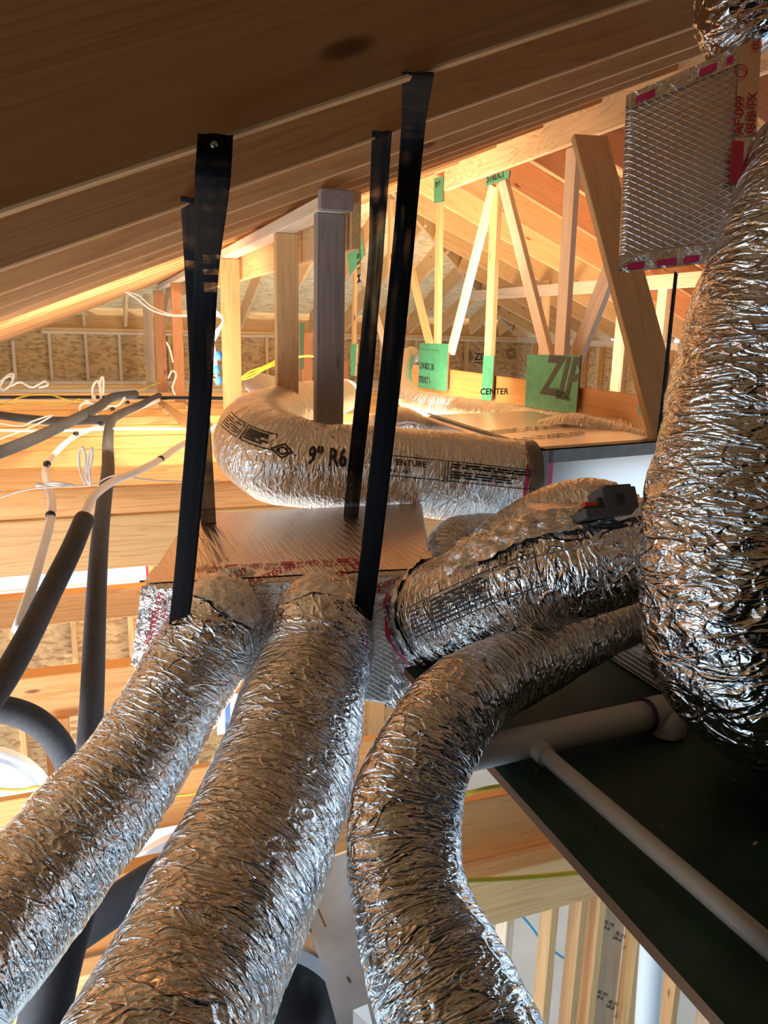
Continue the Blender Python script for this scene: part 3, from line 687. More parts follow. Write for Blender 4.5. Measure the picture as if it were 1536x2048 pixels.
for a0, a1 in ((.07, .2), (.3, .45), (.5, .62)):
    p = f3[3]+(f3[2]-f3[3])*a0-W3*.015; q = f3[3]+(f3[2]-f3[3])*a1-W3*.015
    strip('red_tape_print', p, q, q-W3*.035, p-W3*.035, M['pink_ink'], B3, off=.004, n=8)
cdir = (f3[1]-f3[2]).normalized()
base = f3[2]+(f3[1]-f3[2])*.36-U3*.10-fw*.008
on_plane('tape_print', join2d([(rects2d([(0, 0, .075, .022)]), 0, 0, 1), (text2d('AF 099'), .085, .003, .024), (ring2d(.2, .012, .012, .002), 0, 0, 1), (ring2d(.295, .012, .012, .002), 0, 0, 1)]), base, cdir, cdir.cross(-fw)*-1, M['red_ink'], B3, off=.0)
on_plane('tape_print', join2d([(text2d('181B-FX'), 0, 0, .022), (text2d('UL'), .15, 0, .018)]), base+U3*.075+cdir*.08, cdir, cdir.cross(-fw)*-1, M['red_ink'], B3, off=.0)

# B4 return box low right
B4 = root('return_box', (1.6, 1.6, 0), 'foil faced box on the green platform behind the big duct', 'duct box')
bevel(boxmm('body', (1.17, 1.27, 0), (1.95, 1.95, .30), M['foil_board'], B4), .012, 3)

# ------------------------------------------------------------ flexible ducts
def duct(name, lst, label, nu, nv, crinkle=.005, big=.008, mat='foil', seed=0, rip=1, group=None):
    p = pts(lst); t = tube(name, p, M[mat], nu, nv, None, True, crinkle, seed, big, rip=rip)
    tag(t.o, label, 'duct', group); return t
d1 = duct('flex_duct', [(470, 1222, 1.98, 78), (440, 1245, 1.94, 92), (385, 1335, 1.90, 98), (315, 1460, 1.82, 101), (225, 1585, 1.72, 110), (115, 1722, 1.6, 122), (5, 1850, 1.48, 134), (-110, 1985, 1.36, 146)],
          'leftmost of the three foil flex ducts descending toward the viewer', 460, 190, seed=1)
d2 = duct('flex_duct', [(655, 1222, 1.98, 80), (648, 1245, 1.93, 98), (628, 1330, 1.88, 112), (598, 1430, 1.75, 127), (563, 1560, 1.62, 140), (510, 1700, 1.46, 156), (440, 1850, 1.32, 172), (375, 1990, 1.2, 184), (310, 2140, 1.08, 200), (240, 2320, .98, 215)],
          'middle of the three foil flex ducts descending toward the viewer', 460, 200, seed=2)
d3 = duct('flex_duct', [(1330, 1195, 1.9, 44), (1230, 1250, 1.80, 52), (1120, 1300, 1.68, 66), (1020, 1345, 1.56, 78), (930, 1395, 1.44, 88), (868, 1470, 1.37, 97), (815, 1600, 1.3, 108), (812, 1720, 1.24, 117), (838, 1850, 1.18, 126), (890, 1975, 1.12, 140), (950, 2120, 1.05, 155), (1010, 2260, 1.0, 165)],
          'rightmost foil flex duct bending down beside the green platform', 480, 190, seed=3)
d4 = duct('flex_duct', [(868, 1232, 1.96, 100), (915, 1220, 1.85, 118), (985, 1190, 1.74, 112), (1100, 1145, 1.64, 108), (1210, 1118, 1.6, 100), (1330, 1085, 1.62, 92)],
          'thick foil flex duct leaving the right side of the hanging plenum', 380, 190, seed=4, crinkle=.006)
d5 = duct('flex_duct', [(985, 1090, 2.5, 50), (1040, 1062, 2.5, 55), (1100, 1032, 2.45, 58), (1170, 1010, 2.4, 52), (1230, 1010, 2.35, 45)],
          'pale foil duct bend partly hidden behind the grey device', 160, 90, seed=5, mat='foil_soft', crinkle=.003)
d6 = duct('round_duct', [(1055, 968, 2.88, 80), (1000, 963, 2.86, 85), (900, 952, 2.82, 88), (750, 938, 2.78, 88), (640, 932, 2.76, 86), (555, 915, 2.8, 92), (512, 880, 2.95, 84), (532, 842, 3.3, 62), (590, 815, 3.9, 48), (650, 800, 4.6, 38), (690, 790, 5.4, 32)],
          'large printed foil duct curving behind the posts and straps', 420, 150, seed=6, mat='foil_soft', crinkle=.0045, big=.006, rip=.8)
d7 = duct('flex_duct', [(1680, 330, 1.36, 175), (1640, 450, 1.34, 180), (1590, 600, 1.33, 186), (1540, 780, 1.32, 190), (1502, 960, 1.31, 192), (1480, 1120, 1.3, 192), (1492, 1250, 1.3, 190), (1540, 1350, 1.32, 185), (1640, 1400, 1.4, 170), (1760, 1400, 1.5, 160)],
          'huge crinkled foil duct dropping along the right edge of the picture', 560, 260, seed=7, crinkle=.007, big=.012)
d8 = duct('flex_duct', [(1500, 105, 1.5, 50), (1478, 55, 1.5, 72), (1490, 0, 1.5, 86), (1520, -60, 1.5, 95), (1560, -160, 1.5, 95)],
          'crumpled foil duct end above the upper right box', 160, 110, seed=8, crinkle=.012, big=.02)
d9 = duct('flex_duct', [(905, 1170, 2.45, 42), (890, 1100, 2.5, 40), (930, 1062, 2.6, 32), (1000, 1050, 2.7, 24)], 'small dark foil duct in the gap right of the plenum', 120, 80, seed=9, crinkle=.004)
d10 = duct('flex_duct', [(822, 712, 7.3, 18), (806, 722, 7.0, 21), (802, 760, 6.6, 22), (818, 795, 6.2, 23), (870, 812, 5.8, 24), (980, 828, 5.2, 26), (1080, 845, 4.8, 26), (1200, 858, 4.5, 26), (1330, 872, 4.3, 26)],
           'pale duct rising in an s shape behind the large plenum', 200, 60, seed=10, mat='foil_soft', crinkle=.003, big=.01)
d11 = duct('flex_duct', [(505, 765, 7.2, 20), (535, 778, 7.0, 27), (575, 800, 6.6, 28), (640, 812, 6.0, 26)], 'short foil duct boot between the far posts', 100, 60, seed=11, mat='foil_soft', crinkle=.004)
d12 = duct('flex_duct', [(745, 858, 3.9, 30), (800, 848, 4.0, 34), (850, 862, 4.1, 26), (900, 880, 4.1, 20)], 'low foil duct hump behind the right straps', 80, 60, seed=12, mat='foil_soft', crinkle=.003)
d13 = duct('flex_duct', [(1080, 858, 3.9, 22), (1150, 856, 3.8, 26), (1230, 872, 3.7, 25), (1330, 895, 3.6, 25)], 'rumpled pale duct lying behind the large plenum', 120, 60, seed=13, mat='foil_soft', crinkle=.004)
# collars where ducts meet the plenum
for (x, y, D, r_, px_, nm) in ((472, 1215, 1.985, 86, 0, 0), (655, 1220, 1.985, 88, 0, 0)):
    c_ = P(x, y, D); tube('takeoff_collar', [[*(c_+fw*.03), .105], [*(c_-fw*.012), .105]], M['foil_tape'], 4, 48, B1)
c_ = Vector(d6.C[0]); tt = Vector(d6.T[0])
tube('duct_collar', [[*(c_-tt*.0), d6.r[0]+.012], [*(c_+tt*.05), d6.r[0]+.006]], M['tape_grey'], 4, 60, B2)
tube('red_tape_print', [[*(c_+tt*.055), d6.r[0]+.004], [*(c_+tt*.08), d6.r[0]+.004]], M['pink_ink'], 3, 60, B2)
# prints on the big round duct: find angle facing the camera
def face_angle(t, s_, dz_=0):
    i = int(np.interp(s_, t.s, np.arange(len(t.s)))); v = np.array(C)-t.C[i]; return math.atan2(v.dot(t.B[i]), v.dot(t.N[i]))
def lines2d(x, y, w_, n, h=.35, gap=.6, seed=1):
    rr = random.Random(seed); out = []
    for q in range(n):
        xx = x
        while xx < x+w_-.3:
            L_ = rr.uniform(.4, 1.3); out.append((xx, y-q*gap, min(x+w_, xx+L_), y-q*gap+h)); xx += L_+.18
    return rects2d(out)
def print_on(t, s0, geo, scale, dth, name='duct_print', mat='black_ink', flip=1, off=.006, rot=0):
    V, Fs = geo; V = np.asarray(V).copy()*scale; 
    if rot: c_, s_ = math.cos(rot), math.sin(rot); V = V@np.array([[c_, s_], [-s_, c_]])
    th_ = face_angle(t, s0)+dth
    # decide orientation so text reads upright and left-to-right from the camera
    i = int(np.interp(s0, t.s, np.arange(len(t.s)))); sgn = -1 if Vector(t.T[i]).dot(rt) < 0 else 1
    tan = -math.sin(th_)*t.N[i]+math.cos(th_)*t.B[i]; sg2 = 1 if Vector(tan.tolist()).dot(up) > 0 else -1
    return on_tube(name, (V, Fs), t, s0, th_, M[mat], off, sgn, sg2)
def s_at(t, x, y):
    best = min(range(len(t.s)), key=lambda i: (lambda v: (768+F*v.dot(rt)/v.dot(fw)-x)**2+(1024-F*v.dot(up)/v.dot(fw)-y)**2)(Vector(t.C[i].tolist())-C)); return t.s[best]
g_ = join2d([(text2d('9" R6'), 0, 0, 1.0)]); V, Fs = g_; V = V*[.62, 1.15]
print_on(d6, s_at(d6, 630, 930), (V, Fs), .075, .02)
box_ = join2d([(frame2d(0, 0, 3.6, 1.25, .05), 0, 0, 1), (text2d('VENTURE'), .25, .7, .5), (text2d('R-6 CLASS 1'), .25, .25, .25),
               (frame2d(3.75, 0, 9.2, 1.25, .05), 0, 0, 1), (lines2d(3.95, 1.0, 5.0, 2, .10, .17, 3), 0, 0, 1), (lines2d(3.95, .55, 4.2, 3, .09, .16, 4), 0, 0, 1),
               (frame2d(9.35, 0, 12.2, 1.25, .05), 0, 0, 1), (ring2d(11.3, .75, .22, .05), 0, 0, 1), (text2d('UL'), 11.15, .65, .25), (text2d('LISTED'), 9.6, .95, .18)])
V, Fs = box_; print_on(d6, s_at(d6, 762, 940), (V, Fs), .056, -.12)
box2 = join2d([(frame2d(0, 0, 1.7, 1.1, .07), 0, 0, 1), (lines2d(.2, .8, 1.3, 5, .12, .15, 6), 0, 0, 1), (frame2d(-1.9, 0, -.2, 1.1, .06), 0, 0, 1), (lines2d(-1.8, .8, 1.4, 5, .07, .15, 7), 0, 0, 1)])
print_on(d6, s_at(d6, 535, 925), box2, .055, -.03)
dm = (np.array([(0, .5), (.5, 1), (1, .5), (.5, 0), (.12, .5), (.5, .88), (.88, .5), (.5, .12)]), [[0, 1, 5, 4], [1, 2, 6, 5], [2, 3, 7, 6], [3, 0, 4, 7]])
print_on(d6, s_at(d6, 578, 922), join2d([(dm, 0, 0, 1), (ring2d(.5, .5, .25, .1), 0, 0, 1)]), .055, .0)
# print on duct 4
box3 = join2d([(frame2d(0, 0, 3.4, 1.5, .05), 0, 0, 1), (lines2d(.2, 1.2, 3.0, 6, .12, .2, 8), 0, 0, 1), (frame2d(3.5, 0, 5.2, 1.5, .05), 0, 0, 1), (ring2d(4.3, .9, .3, .06), 0, 0, 1), (frame2d(-1.5, 0, -.1, 1.5, .05), 0, 0, 1), (lines2d(-1.3, 1.2, 1.1, 6, .06, .2, 9), 0, 0, 1)])
print_on(d4, s_at(d4, 950, 1195), box3, .045, .12, off=.008)
# crumpled flap on duct 4
def crumple(name, poly_uv, O, U, W, amp, mat, label, cat, n=40, parent=None, seed=0):
    V = []; O, U, W = Vector(O), Vector(U), Vector(W); Nn = U.cross(W).normalized()
    for i in range(n+1):
        for j in range(n+1):
            u, v = i/n, j/n; u2, v2 = poly_uv(u, v); V.append(O+U*u2+W*v2)
    V = np.array(V); q = V*22+seed; d = (1-np.abs(pn(q))*3)+.5*(1-np.abs(pn(q*2.3+3))*3)
    V += np.array(Nn)*(amp*d)[:, None]
    Fs = [[i*(n+1)+j, (i+1)*(n+1)+j, (i+1)*(n+1)+j+1, i*(n+1)+j+1] for i in range(n) for j in range(n)]
    o = mk(name, V, Fs, mat, parent, smooth=True)
    s_ = o.modifiers.new('thickness', 'SOLIDIFY'); s_.thickness = .0015
    if label: tag(o, label, cat)
    return o
def tube_patch(name, t, s0, s1, d0, d1, off, amp, mat, edge=.0, n=70, seed=0):
    V = []; 
    for i in range(n+1):
        for j in range(n+1):
            u, v = i/n, j/n; ss = s0+(s1-s0)*u+edge*pn([[v*4+seed, 1.5, seed]])[0]*(1 if u > .5 else -.6)
            k = float(np.interp(ss, t.s, np.arange(len(t.s)))); k0 = min(int(k), len(t.s)-2); f = k-k0
            c = t.C[k0]*(1-f)+t.C[k0+1]*f; th = face_angle(t, ss); 
            tan = -math.sin(th)*t.N[k0]+math.cos(th)*t.B[k0]; sg = 1 if Vector(tan.tolist()).dot(up) > 0 else -1
            a = th+sg*(d0+(d1-d0)*v+.12*pn([[u*5+seed, 7.5, seed]])[0]*(v > .9 or v < .1))
            V.append((c, math.cos(a)*t.N[k0]+math.sin(a)*t.B[k0], t.r[k0]))
    c = np.array([v[0] for v in V]); nn = np.array([v[1] for v in V]); rr_ = np.array([v[2] for v in V])
    base = c+nn*rr_[:, None]; q = base*26+seed; d = (.6-np.abs(pn(q))*2.6)+.5*(.5-np.abs(pn(q*2.2+3))*2.4)
    V = base+nn*(off+amp*d)[:, None]
    Fs = [[i*(n+1)+j, (i+1)*(n+1)+j, (i+1)*(n+1)+j+1, i*(n+1)+j+1] for i in range(n) for j in range(n)]
    return mk(name, V, Fs, mat, t.o, smooth=True)
tube_patch('foil_wrap', d4, s_at(d4, 985, 1190), s_at(d4, 1290, 1100), .62, 1.7, .012, .010, M['foil_tape'], .03, seed=4)
tube_patch('foil_cuff', d4, .0, s_at(d4, 890, 1215), -1.7, 1.9, .002, .010, M['foil_tape'], .035, seed=9)
tube_patch('red_tape_print', d4, .0, .03, -1.2, .6, .012, .008, M['pink_ink'], .02, n=30, seed=3)
for t_, q_ in ((d1, 3), (d2, 5)):
    tube_patch('foil_tape', t_, .0, .055, -.6, 2.2, .004, .004, M['foil_tape'], .02, n=50, seed=q_)
o = crumple('red_print_tape', lambda u, v: (u, v), P(835, 1300, 1.94), P(885, 1310, 1.94)-P(835, 1300, 1.94), P(840, 1335, 1.94)-P(835, 1300, 1.94), .006, M['pink_ink'], None, None, n=16, parent=B1)

# ------------------------------------------------------------ straps
def strap(name, centers, wpx, label, nseg=60, mat='web', wtop=.78):
    """centers rows px,py,D ; wpx ribbon width in metres; direction of width = image right with twist angle"""
    S, s = spline([[*P(x, y, D), tw] for x, y, D, tw in centers], nseg)
    V = []; UV = []
    Tn = np.gradient(S[:, :3], axis=0)
    for k in range(nseg):
        t = Vector(Tn[k].tolist()).normalized(); a = S[k, 3]
        wd = Vector(rt)*math.cos(a)+Vector(fw)*math.sin(a); wd = (wd-t*wd.dot(t)).normalized(); nn = t.cross(wd)
        for j in range(7):
            v = j/6-.5; bow = .001*math.cos(v*9)
            V.append(Vector(S[k, :3].tolist())+wd*v*wpx*(wtop+(1-wtop)*k/nseg)+nn*bow); UV.append((s[k], (v+.5)*wpx))
    Fs = [[k*7+j, k*7+j+1, (k+1)*7+j+1, (k+1)*7+j] for k in range(nseg-1) for j in range(6)]
    o = mk(name, V, Fs, M[mat], None, UV, True)
    m_ = o.modifiers.new('thickness', 'SOLIDIFY'); m_.thickness = .0015
    tag(o, label, 'strap'); return o
def DY(x, y, Y): d = ray(x, y); return Y/d.y
sA = strap('hanging_strap', [(431, 270, DY(431, 270, .93), .1), (424, 380, DY(424, 380, .95), .1), (412, 560, 1.36, .1), (400, 800, 1.5, .1), (381, 1020, 1.66, .1), (366, 1180, 1.80, 0), (352, 1290, 1.89, 0), (345, 1360, 1.98, 0)], .049,
      'front left black mesh strap from the dark rafter to the plenum')
strap('hanging_strap', [(383, 395, DY(383, 395, 1.53), .2), (387, 520, 1.72, .5), (393, 640, 1.85, .25), (398, 760, 2.0, .4), (408, 900, 2.25, .3), (416, 1030, 2.5, .2), (420, 1100, 2.62, .2)], .050,
      'rear left black mesh strap hanging behind the front left one')
strap('hanging_strap', [(836, 145, DY(836, 145, .93), .05), (826, 260, 1.30, .1), (812, 430, 1.36, .45), (800, 560, 1.43, .35), (780, 760, 1.52, .2), (758, 960, 1.64, .1), (740, 1120, 1.78, .05), (724, 1240, 1.88, 0), (715, 1300, 1.93, 0)], .049,
      'front right black mesh strap from the dark rafter to the plenum')
strap('hanging_strap', [(764, 262, DY(764, 262, 1.53), .1), (757, 400, 1.72, .55), (751, 520, 1.84, .75), (740, 640, 1.96, .55), (730, 760, 2.1, .3), (715, 900, 2.3, .2), (704, 1010, 2.5, .1), (700, 1070, 2.62, 0)], .050,
      'rear right black mesh strap hanging behind the front right one')
strap('hanging_strap', [(1352, 545, 2.6, .95), (1342, 640, 2.62, .95), (1326, 800, 2.66, .95), (1308, 960, 2.72, .95), (1302, 1010, 2.74, .95)], .05,
      'thin black strap seen edge on beside the long tan brace')
strap('hanging_strap', [(1338, 880, 2.7, .3), (1326, 940, 2.72, .4), (1305, 995, 2.74, .5)], .06, 'short black strap tail folded at the foot of the thin strap')
p = PY(427, 291, .92)
o = tube('strap_screw', wpts([p, p-Vector((0, .006, 0))], .004), M['steel_screw'], 3, 12, sA)

# ------------------------------------------------------------ grey damper device
dv = root('damper_actuator', P(1210, 1030, 1.6), 'dark grey plastic actuator box with red lever on top of the thick duct', 'actuator')
Ux = (rt*.96+fw*.30+up*.06).normalized(); Uz = (up*.97+fw*.25); Uz = (Uz-Ux*Uz.dot(Ux)).normalized(); Uy = Uz.cross(Ux)
def dbox(name, px, py, D, sx, sy, sz, mat, ox=0, oz=0):
    sx, sy, sz = sx*.88, sy*.88, sz*.88
    c_ = P(px, py, D); o = boxmm(name, (-sx/2, -sy/2, -sz/2), (sx/2, sy/2, sz/2), M[mat], None, .003)
    M_ = Matrix((Ux, Uy, Uz)).transposed().to_4x4(); M_.translation = c_; o.matrix_world = M_
    o.parent = dv; o.matrix_parent_inverse = Matrix.Translation(Vector(dv['_o'])).inverted(); return o
dbox('base', 1205, 1030, 1.535, .125, .07, .022, 'grey_plastic')
dbox('housing', 1226, 1002, 1.55, .088, .065, .05, 'grey_plastic')
dbox('raised_cover', 1224, 983, 1.56, .07, .055, .02, 'grey_plastic')
dbox('black_panel', 1243, 995, 1.518, .016, .004, .022, 'black_plastic')
dbox('cable_gland', 1245, 981, 1.54, .02, .02, .012, 'black_plastic')
dbox('step', 1195, 1012, 1.54, .03, .05, .03, 'grey_plastic')
dbox('red_lever', 1179, 1010, 1.515, .034, .02, .012, 'red_plastic')
dbox('clamp', 1176, 1019, 1.515, .04, .03, .008, 'black_plastic')

# ------------------------------------------------------------ pipes & cables
def pipe(name, lst, rad, mat, label, cat='pipe', nu=60, nv=14, group=None):
    t = tube(name, pts(lst, rad), M[mat], nu, nv, None, True); tag(t.o, label, cat, group); return t
pipe('insulated_pipe', [(318, 792, 7.4, 0), (290, 806, 6.8, 0), (245, 826, 6.0, 0), (223, 842, 5.4, 0), (216, 880, 4.7, 0), (216, 940, 3.9, 0), (207, 1010, 3.3, 0), (198, 1100, 2.8, 0), (190, 1250, 2.35, 0), (184, 1400, 2.1, 0), (176, 1520, 2.0, 0)], .032, 'foam',
     'grey foam insulated pipe dropping upright through the joists', nu=120, nv=20)
pipe('insulated_pipe', [(168, 1040, 2.6, 0), (140, 1105, 2.4, 0), (95, 1195, 2.2, 0), (50, 1285, 2.0, 0), (0, 1370, 1.85, 0), (-60, 1450, 1.7, 0)], .033, 'foam',
     'grey foam insulated pipe slanting to the left edge from a white pipe', nu=80, nv=20)
pipe('insulated_pipe', [(-20, 912, 4.2, 0), (50, 885, 4.5, 0), (110, 858, 4.9, 0), (150, 838, 5.3, 0), (195, 815, 5.9, 0), (225, 795, 6.5, 0), (270, 788, 7.1, 0)], .036, 'foam', 'grey foam pipe crossing the far joists on the left', nu=80)
pipe('insulated_pipe', [(-20, 828, 6.0, 0), (60, 838, 5.8, 0), (130, 842, 5.6, 0), (222, 838, 5.5, 0)], .032, 'foam', 'black and grey foam pipe lying level across the far joists')
pipe('insulated_pipe', [(-40, 1418, 2.0, 0), (20, 1422, 2.02, 0), (75, 1445, 2.05, 0), (118, 1490, 2.1, 0), (150, 1560, 2.2, 0)], .036, 'foam', 'grey foam insulated pipe elbow above the arched window', nu=60, nv=20)
pipe('insulated_pipe', [(420, 1700, 2.6, 0), (300, 1765, 2.5, 0), (190, 1838, 2.4, 0), (120, 1885, 2.35, 0)], .062, 'foam_dark', 'black foam insulated pipe crossing behind the left duct', nu=40, nv=20)
pipe('insulated_pipe', [(150, 1790, 2.0, 0), (128, 1870, 1.95, 0), (105, 1960, 1.9, 0), (80, 2080, 1.85, 0)], .062, 'foam_dark', 'thick black foam insulated pipe upright in the lower left corner', nu=40, nv=24)
pipe('water_pipe', [(318, 800, 7.2, 0), (260, 824, 6.3, 0), (205, 849, 5.6, 0), (150, 872, 5.0, 0), (112, 905, 4.3, 0), (92, 935, 3.9, 0), (94, 965, 3.5, 0), (104, 1000, 3.25, 0), (100, 1045, 2.95, 0), (84, 1105, 2.7, 0), (62, 1180, 2.4, 0), (35, 1260, 2.2, 0)], .0165, 'pex',
     'white plastic water pipe on the far left with black clips', nu=100)
pipe('water_pipe', [(520, 800, 6.0, 0), (420, 862, 4.5, 0), (360, 892, 4.1, 0), (322, 918, 3.8, 0), (275, 943, 3.5, 0), (228, 962, 3.3, 0), (190, 990, 3.0, 0), (172, 1022, 2.8, 0), (163, 1045, 2.65, 0)], .0165, 'pex',
     'white plastic water pipe entering the slanting foam pipe', nu=80)
pipe('water_pipe', [(-20, 860, 5.0, 0), (100, 862, 5.0, 0), (230, 858, 5.0, 0), (370, 858, 5.0, 0)], .009, 'pex', 'thin straight white pipe lying level over the joists', nu=20)
pipe('gas_rod', [(-20, 795, 7.5, 0), (200, 795, 7.5, 0), (345, 796, 7.5, 0), (560, 798, 7.5, 0)], .018, 'black_plastic', 'long black rod lying level across the far joists', nu=10)
for n_, (x, y, D) in enumerate(((94, 928, 3.85), (101, 1030, 3.0), (163, 1032, 2.72), (321, 918, 3.78), (152, 868, 4.95), (203, 848, 5.5), (225, 818, 6.0), (255, 805, 6.4))):
    a, b_ = P(x-7*3/D, y-5*3/D, D), P(x+8*3/D, y+4*3/D, D)
    ax = P(x+4, y+10, D-.02)-P(x, y, D); ax.normalize()
    c_ = P(x, y, D)
    t = tube('pipe_clip', wpts([c_-ax*.006, c_+ax*.006], .018), M['black_plastic'], 3, 16); 
    tag(t.o, 'black pipe clip on a white water pipe, %s' % ['at the bend by the black knot', 'lowest on the left pipe', 'above the slanting foam pipe', 'left of the left strap', 'near the foam pipe crossing', 'above the crossing', 'between the foam pipes', 'farthest along the pipes'][n_], 'pipe clip', 'black pipe clips')
def cable(lst, rad, mat, label, group=None): return pipe('cable', lst, rad, mat, label, 'cable', nu=max(24, len(lst)*9), nv=8, group=group)
cable([(-10, 998, 3.2, 0), (50, 980, 3.25, 0), (110, 974, 3.3, 0), (180, 971, 3.35, 0), (215, 955, 3.4, 0), (240, 951, 3.42, 0), (300, 960, 3.5, 0), (400, 964, 3.6, 0), (440, 960, 3.7, 0)], .0035, 'white_cable', 'thin white cable strung level beside the loop of cable')
cable([(170, 968, 3.3, 0), (160, 940, 3.3, 0), (158, 905, 3.3, 0), (165, 895, 3.3, 0), (170, 910, 3.3, 0), (172, 945, 3.3, 0), (178, 910, 3.3, 0), (184, 896, 3.3, 0), (183, 925, 3.3, 0), (172, 950, 3.3, 0), (180, 968, 3.3, 0), (178, 930, 3.3, 0)], .0055, 'white_cable', 'white cable coiled into two upright loops')
cable([(72, 972, 3.3, 0), (110, 966, 3.3, 0), (150, 972, 3.3, 0), (72, 968, 3.3, 0)], .006, 'white_cable', 'folded white cable tail under the looped cable')
cable([(-5, 782, 8, 0), (10, 755, 8, 0), (26, 748, 8, 0), (22, 768, 8, 0), (5, 780, 8, 0), (0, 765, 8, 0), (18, 752, 8, 0), (28, 758, 8, 0)], .013, 'white_cable', 'white cable coil by the far wall at the left edge')
cable([(22, 772, 8, 0), (40, 764, 8, 0), (62, 774, 8, 0), (75, 770, 8, 0), (90, 762, 8, 0), (95, 770, 8, 0), (78, 775, 8, 0)], .012, 'white_cable', 'white cable lying along the foot of the far wall')
cable([(190, 812, 6.8, 0), (184, 780, 6.8, 0), (195, 762, 6.8, 0), (205, 790, 6.8, 0), (206, 755, 6.8, 0), (200, 765, 6.8, 0), (203, 800, 6.8, 0), (215, 815, 6.8, 0), (196, 815, 6.8, 0), (188, 790, 6.8, 0)], .011, 'white_cable', 'tall white cable loops standing beyond the foam pipes')
cable([(160, 812, 6.2, 0), (175, 802, 6.2, 0), (190, 818, 6.2, 0), (192, 835, 6.2, 0), (165, 828, 6.2, 0), (160, 812, 6.2, 0), (175, 806, 6.2, 0), (230, 812, 6.2, 0), (250, 795, 6.2, 0)], .009, 'white_cable', 'tangled white cable over the foam pipe crossing')
cable([(-10, 845, 5.6, 0), (40, 852, 5.6, 0), (66, 842, 5.6, 0), (105, 830, 5.6, 0), (66, 852, 5.4, 0), (-10, 882, 5.2, 0)], .006, 'white_cable', 'thin white cable crossing at the left edge under the foam pipe')
cable([(0, 812, 6.8, 0), (25, 800, 6.8, 0), (60, 790, 6.8, 0), (100, 789, 6.8, 0), (140, 800, 6.8, 0), (230, 805, 6.8, 0), (280, 780, 7.2, 0), (320, 765, 7.6, 0)], .007, 'yellow_cable', 'yellow cable lying over the far left joists')
cable([(-5, 812, 6.6, 0), (60, 806, 6.6, 0), (120, 808, 6.6, 0), (160, 798, 6.6, 0)], .006, 'yellow_cable', 'second yellow cable just under the first at far left')
cable([(243, 580, 7.4, 0), (270, 595, 7.4, 0), (300, 618, 7.4, 0), (335, 630, 7.4, 0), (378, 632, 7.4, 0)], .009, 'white_cable', 'white cable swagging from the rafters to the left strap, lower one')
cable([(243, 582, 7.4, 0), (275, 590, 7.4, 0), (302, 612, 7.4, 0), (340, 628, 7.4, 0), (378, 630, 7.4, 0)], .007, 'white_cable', 'white cable swagging from the rafters to the left strap, upper one')
cable([(333, 684, 7.0, 0), (340, 700, 7.0, 0), (346, 725, 7.0, 0)], .008, 'white_cable', 'short white cable end between two far posts')
cable([(336, 757, 7.0, 0), (344, 742, 7.0, 0), (352, 750, 7.0, 0), (345, 775, 7.0, 0), (350, 790, 7.0, 0)], .009, 'white_cable', 'small white cable loop at the foot of the far posts')
for q in range(4):
    cable([(430, 618+q*4, 4.4, 0), (446, 640, 4.4, 0), (428+q*3, 668, 4.4, 0), (430-q*2, 700, 4.4, 0), (434, 715+q*16, 4.4, 0), (428, 735+q*8, 4.4, 0)], .0035, 'white_cable', 'thin white wire hanging beside the left strap, %s' % ('outermost', 'second', 'third', 'innermost')[q], 'wires beside the strap')
for q, (x, y) in enumerate(((437, 712), (433, 740), (437, 762))):
    t = tube('wire_cap', [[*P(x-2, y+8, 4.35), .012], [*P(x, y, 4.35), .022], [*P(x+2, y-9, 4.35), .012]], M['blue_cap'], 8, 10)
    tag(t.o, 'blue wire cap hanging beside the left strap, %s' % ('top', 'middle', 'bottom')[q], 'wire cap', 'blue wire caps')
for q in range(3):
    cable([(425, 758, 5.8, 0), (470, 760, 5.8, 0), (500, 755-q*6, 6.0, 0), (530, 738-q*3, 6.2, 0), (556, 728-q*5, 6.5, 0)], .007, 'yellow_cable', 'yellow cable between the posts above the duct boot, %s' % ('lowest', 'middle', 'topmost')[q], 'yellow cables')
cable([(596, 714, 6.0, 0), (615, 712, 6, 0), (640, 714, 6, 0)], .008, 'yellow_cable', 'short yellow cable seen between the two near posts')
cable([(-10, 1578, 3.0, 0), (40, 1580, 3.0, 0), (90, 1574, 3.0, 0), (200, 1590, 3.0, 0), (370, 1590, 3.0, 0), (420, 1570, 3.0, 0)], .006, 'yellow_cable', 'yellow cable along the beam under the arched window')
cable([(180, 1790, 2.6, 0), (300, 1740, 2.6, 0), (400, 1690, 2.6, 0)], .008, 'yellow_cable', 'yellow cable above the black foam pipe')
cable([(880, 1762, 2.55, 0), (950, 1760, 2.55, 0), (1050, 1755, 2.55, 0), (1175, 1744, 2.55, 0), (1260, 1735, 2.55, 0)], .009, 'yellow_cable', 'yellow cable along the pale lower beam beside the platform')
cable([(900, 1600, 2.2, 0), (960, 1580, 2.2, 0), (1010, 1570, 2.25, 0), (1060, 1560, 2.4, 0)], .007, 'yellow_cable', 'yellow cable passing under the white drain pipe')

# ------------------------------------------------------------ lower level
fl = slab('floor', [(-8, -6, -3.6), (10, -6, -3.6), (10, 16, -3.6), (-8, 16, -3.6)], -.1, M['slab'], lab='pale floor slab far below', cat='floor')
YW = 7.0
def zw(y): return PY(100, y, YW).z
wl = root('wall_lower', (0, YW, -2), 'lower far wall with studs and windows under the joists', 'wall', None, 'structure')
zt_, zb_ = PY(100, 1128, YW).z, PY(100, 1182, YW).z
xr_ = PY(284, 1150, YW).x
boxmm('sheathing', (-5, YW, -3.6), (6.2, YW+.012, zb_), M['osb'], wl)
boxmm('sheathing', (xr_+.05, YW, zb_), (6.2, YW+.012, -.24), M['osb'], wl)
boxmm('sheathing', (-5, YW, zt_), (xr_+.05, YW+.012, -.24), M['osb'], wl)
for q in range(16):
    X = -3.2+.48*q; board('stud', (X, YW-.045, -3.6), (X, YW-.045, zb_), .045 if q % 4 else .16, .09, M['pine'], upv=(1, 0, 0), parent=wl)
